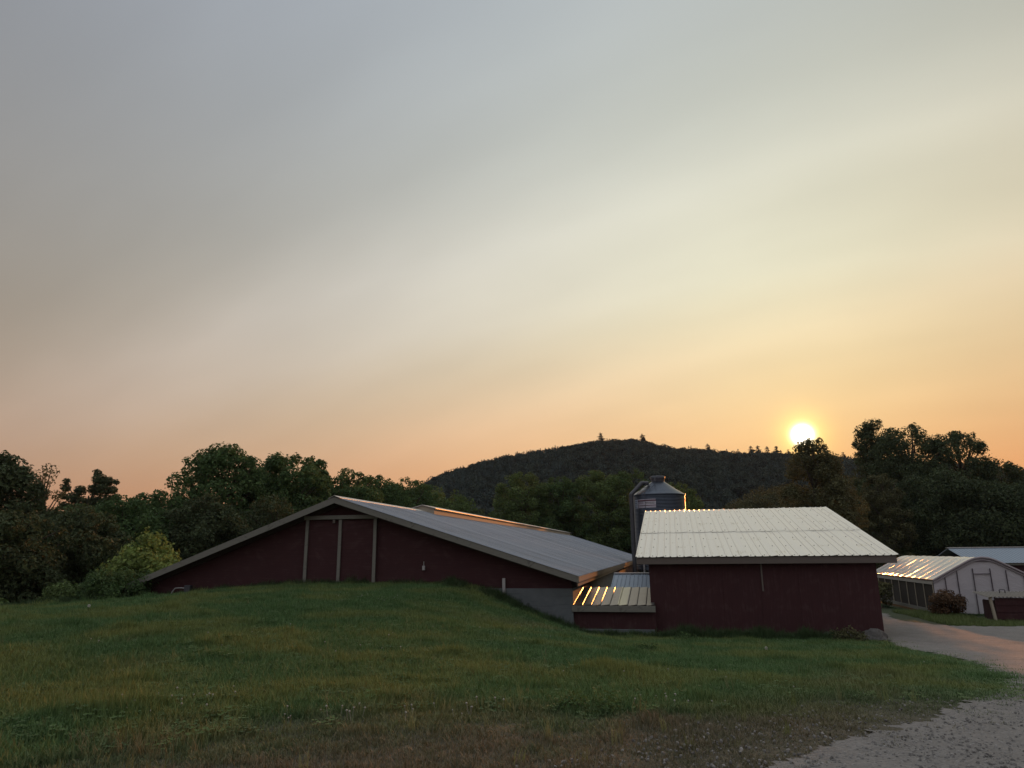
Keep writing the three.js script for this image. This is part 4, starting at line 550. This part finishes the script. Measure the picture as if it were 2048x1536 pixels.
  along(-20.5, 24.75, -7, 24.75, 0.25, 1700, 0.4, 1.1); along(-7.6, 24.4, -3.1, 24.6, 0.7, 2000, 0.5, 1.25); along(-3.4, 24.5, -0.3, 24.5, 0.3, 800, 0.4, 1.1); along(-0.6, 24.3, 5.2, 24.6, 0.45, 3000, 0.5, 1.45); along(-25, 19, -20.5, 24, 0.8, 900, 0.5, 1.1);
  along(11.2, 35.5, 18.5, 35.4, 0.5, 700, 0.25, 0.5); along(10.9, 36, 10.9, 46, 0.3, 300, 0.25, 0.5);
  for (let i = 0; i < 420; i++) { const az = (r() * 2 - 1) * 38 * rad, D = 6 + 17 * r(), x = Math.sin(az) * D, z = -Math.cos(az) * D; if (blocked(x, z) || edgeDist(x, z, DRIVE) > -0.4) continue; lists.tall_grass.push([x, z, 0.6, 0.35 + 0.35 * r(), r() * 6.28, colour(0.6 * r(), 0.2, 0.8)]); }
  for (let i = 0; i < 36; i++) { const [x, z] = SV(-4.7 + (r() + r() - 1) * 0.8, 5.75 + (r() - 0.5) * 0.5); lists.tall_grass.push([x, z, 0.55, 0.3 + 0.35 * r(), r() * 6.28, [0.2, 0.19, 0.1]]); }
  // verge before the greenhouse
  for (let i = 0; i < 9000; i++) { const [x, z] = SV(10.2 + 12 * r(), 29.5 + 8 * r()); if (edgeDist(x, z, DRIVE) > 0.1) continue; const [s, v] = toSV(x, z); if ((s > 11.5 && v > 36) || (s > 12.3 && s < 14.7 && v > 32)) continue; lists.grass.push([x, z, 1.5, 1 + r(), r() * 6.28, colour(0.3 * r(), 0.1, r())]); }
  const m4 = new THREE.Matrix4(), Q = new THREE.Quaternion(), E = new THREE.Euler(), col = new THREE.Color();
  const gm = new THREE.MeshPhysicalMaterial({ color: 0xffffff, roughness: 0.75, side: THREE.DoubleSide, transmission: 0.3, thickness: 0, specularIntensity: 0.4 });
  const lab = { grass: 'green mown grass over the bank before the barn', short_grass: 'short dry brownish grass along the near roadside', tall_grass: 'long dark grass along the walls and on the steep bank', clover_leaves: 'clover patches among the grass' };
  for (const k in lists) {
    const L2 = lists[k], im = shadows(new THREE.InstancedMesh(kinds[k][0], gm, L2.length)); im.name = k;
    L2.forEach(([x, z, w, h, a, c], i) => { Q.setFromEuler(E.set((r() - 0.5) * 0.3, a, (r() - 0.5) * 0.3)); m4.compose(new THREE.Vector3(x, ground(x, z) - 0.006, z), Q, new THREE.Vector3(w, h, w)); im.setMatrixAt(i, m4); im.setColorAt(i, col.setRGB(...c)); });
    tag(im, lab[k], k === 'clover_leaves' ? 'clover' : 'grass', null, 'stuff'); scene.add(im);
  }
  // white clover heads
  const head = (() => { const gs = [clean(new THREE.IcosahedronGeometry(0.0085, 1).translate(0, 0.088, 0)), rod([0, 0, 0], [0, 0.083, 0], 0.0015, 4)]; return mergeGeometries(gs); })(), spots = [];
  const patches = [[-5.4, 7.4, 1.1, 22], [-3.4, 7.2, 0.9, 14], [-2.2, 7.6, 0.8, 12], [-9, 19.5, 2.5, 40], [-0.2, 9.0, 0.8, 12], [3, 22.5, 2.2, 30], [0.2, 12, 3, 14], [6, 16, 3, 20], [-6, 12, 5, 30], [7.5, 13.5, 1.5, 14], [-4, 18, 4, 20]];
  for (const [s, v, w, n] of patches) for (let i = 0; i < n; i++) spots.push(SV(s + (r() + r() - 1) * w, v + (r() + r() - 1) * w * 0.7));
  const fl = shadows(new THREE.InstancedMesh(head, std({ color: rgb(0.36, 0.35, 0.3), roughness: 0.9 }), spots.length)); fl.name = 'clover_flowers';
  spots.forEach(([x, z], i) => { m4.compose(new THREE.Vector3(x, ground(x, z), z), Q.setFromEuler(E.set((r() - 0.5) * 0.5, 0, (r() - 0.5) * 0.5)), new THREE.Vector3(1, 1, 1).multiplyScalar(0.8 + 0.6 * r())); fl.setMatrixAt(i, m4); });
  tag(fl, 'white clover heads dotted over the grass', 'flowers', null, 'stuff'); scene.add(fl);
  // two dandelion clocks
  for (const [s, v, label] of [[2.02, 17.2, 'dandelion clock in the grass before the dark red shed'], [-13.5, 14.9, 'dandelion clock on the green bank at the left']]) {
    const [x, z] = SV(s, v), g = thing('dandelion', label, 'dandelion', [x, ground(x, z), z], 0, 'dandelion clocks'), P = []; const q = rng(6);
    for (let i = 0; i < 160; i++) { const a = q() * 6.283, c = q() * 2 - 1, sn = Math.sqrt(1 - c * c), d = [sn * Math.cos(a), c, sn * Math.sin(a)], o = 0.034; P.push(d[0] * 0.006, 0.2 + d[1] * 0.006, d[2] * 0.006, d[0] * o + 0.006, 0.2 + d[1] * o, d[2] * o - 0.004, d[0] * o - 0.006, 0.2 + d[1] * o + 0.003, d[2] * o + 0.004); }
    const hg = new THREE.BufferGeometry(); hg.setAttribute('position', new THREE.Float32BufferAttribute(P, 3)); part('seed_head', hg, std({ color: rgb(0.7, 0.7, 0.66), roughness: 1 }), g); part('stalk', rod([0, 0, 0], [0, 0.2, 0], 0.003, 5), std({ color: rgb(0.1, 0.12, 0.05) }), g);
  }
  // loose stones on the drive
  const peb = new THREE.IcosahedronGeometry(1, 0), pl = [];
  for (let i = 0; i < 60000 && pl.length < 24000; i++) { const az = (-2 + 44 * r()) * rad, D = 4.8 + 20 * Math.pow(r(), 1.6), x = Math.sin(az) * D, z = -Math.cos(az) * D; const e = edgeDist(x, z, DRIVE); if (e < -1.3 || (e < 0.1 && r() < 0.75)) continue; pl.push([x, z, 0.004 + 0.015 * r() ** 3]); }
  const pm = shadows(new THREE.InstancedMesh(peb, std({ color: 0xffffff, roughness: 0.9 }), pl.length)); pm.name = 'gravel';
  pl.forEach(([x, z, s], i) => { m4.compose(new THREE.Vector3(x, ground(x, z) + 0.012 + s * 0.3, z), Q.setFromEuler(E.set(r() * 6, r() * 6, r() * 6)), new THREE.Vector3(s * (0.8 + 0.6 * r()), s * 0.7, s)); pm.setMatrixAt(i, m4); const k = 0.13 + 0.2 * r() ** 1.5; pm.setColorAt(i, col.setRGB(k, k * 0.96, k * 0.92)); });
  tag(pm, 'loose grey gravel stones on the drive', 'gravel', null, 'stuff'); scene.add(pm);
}
renderer.render(scene, camera);
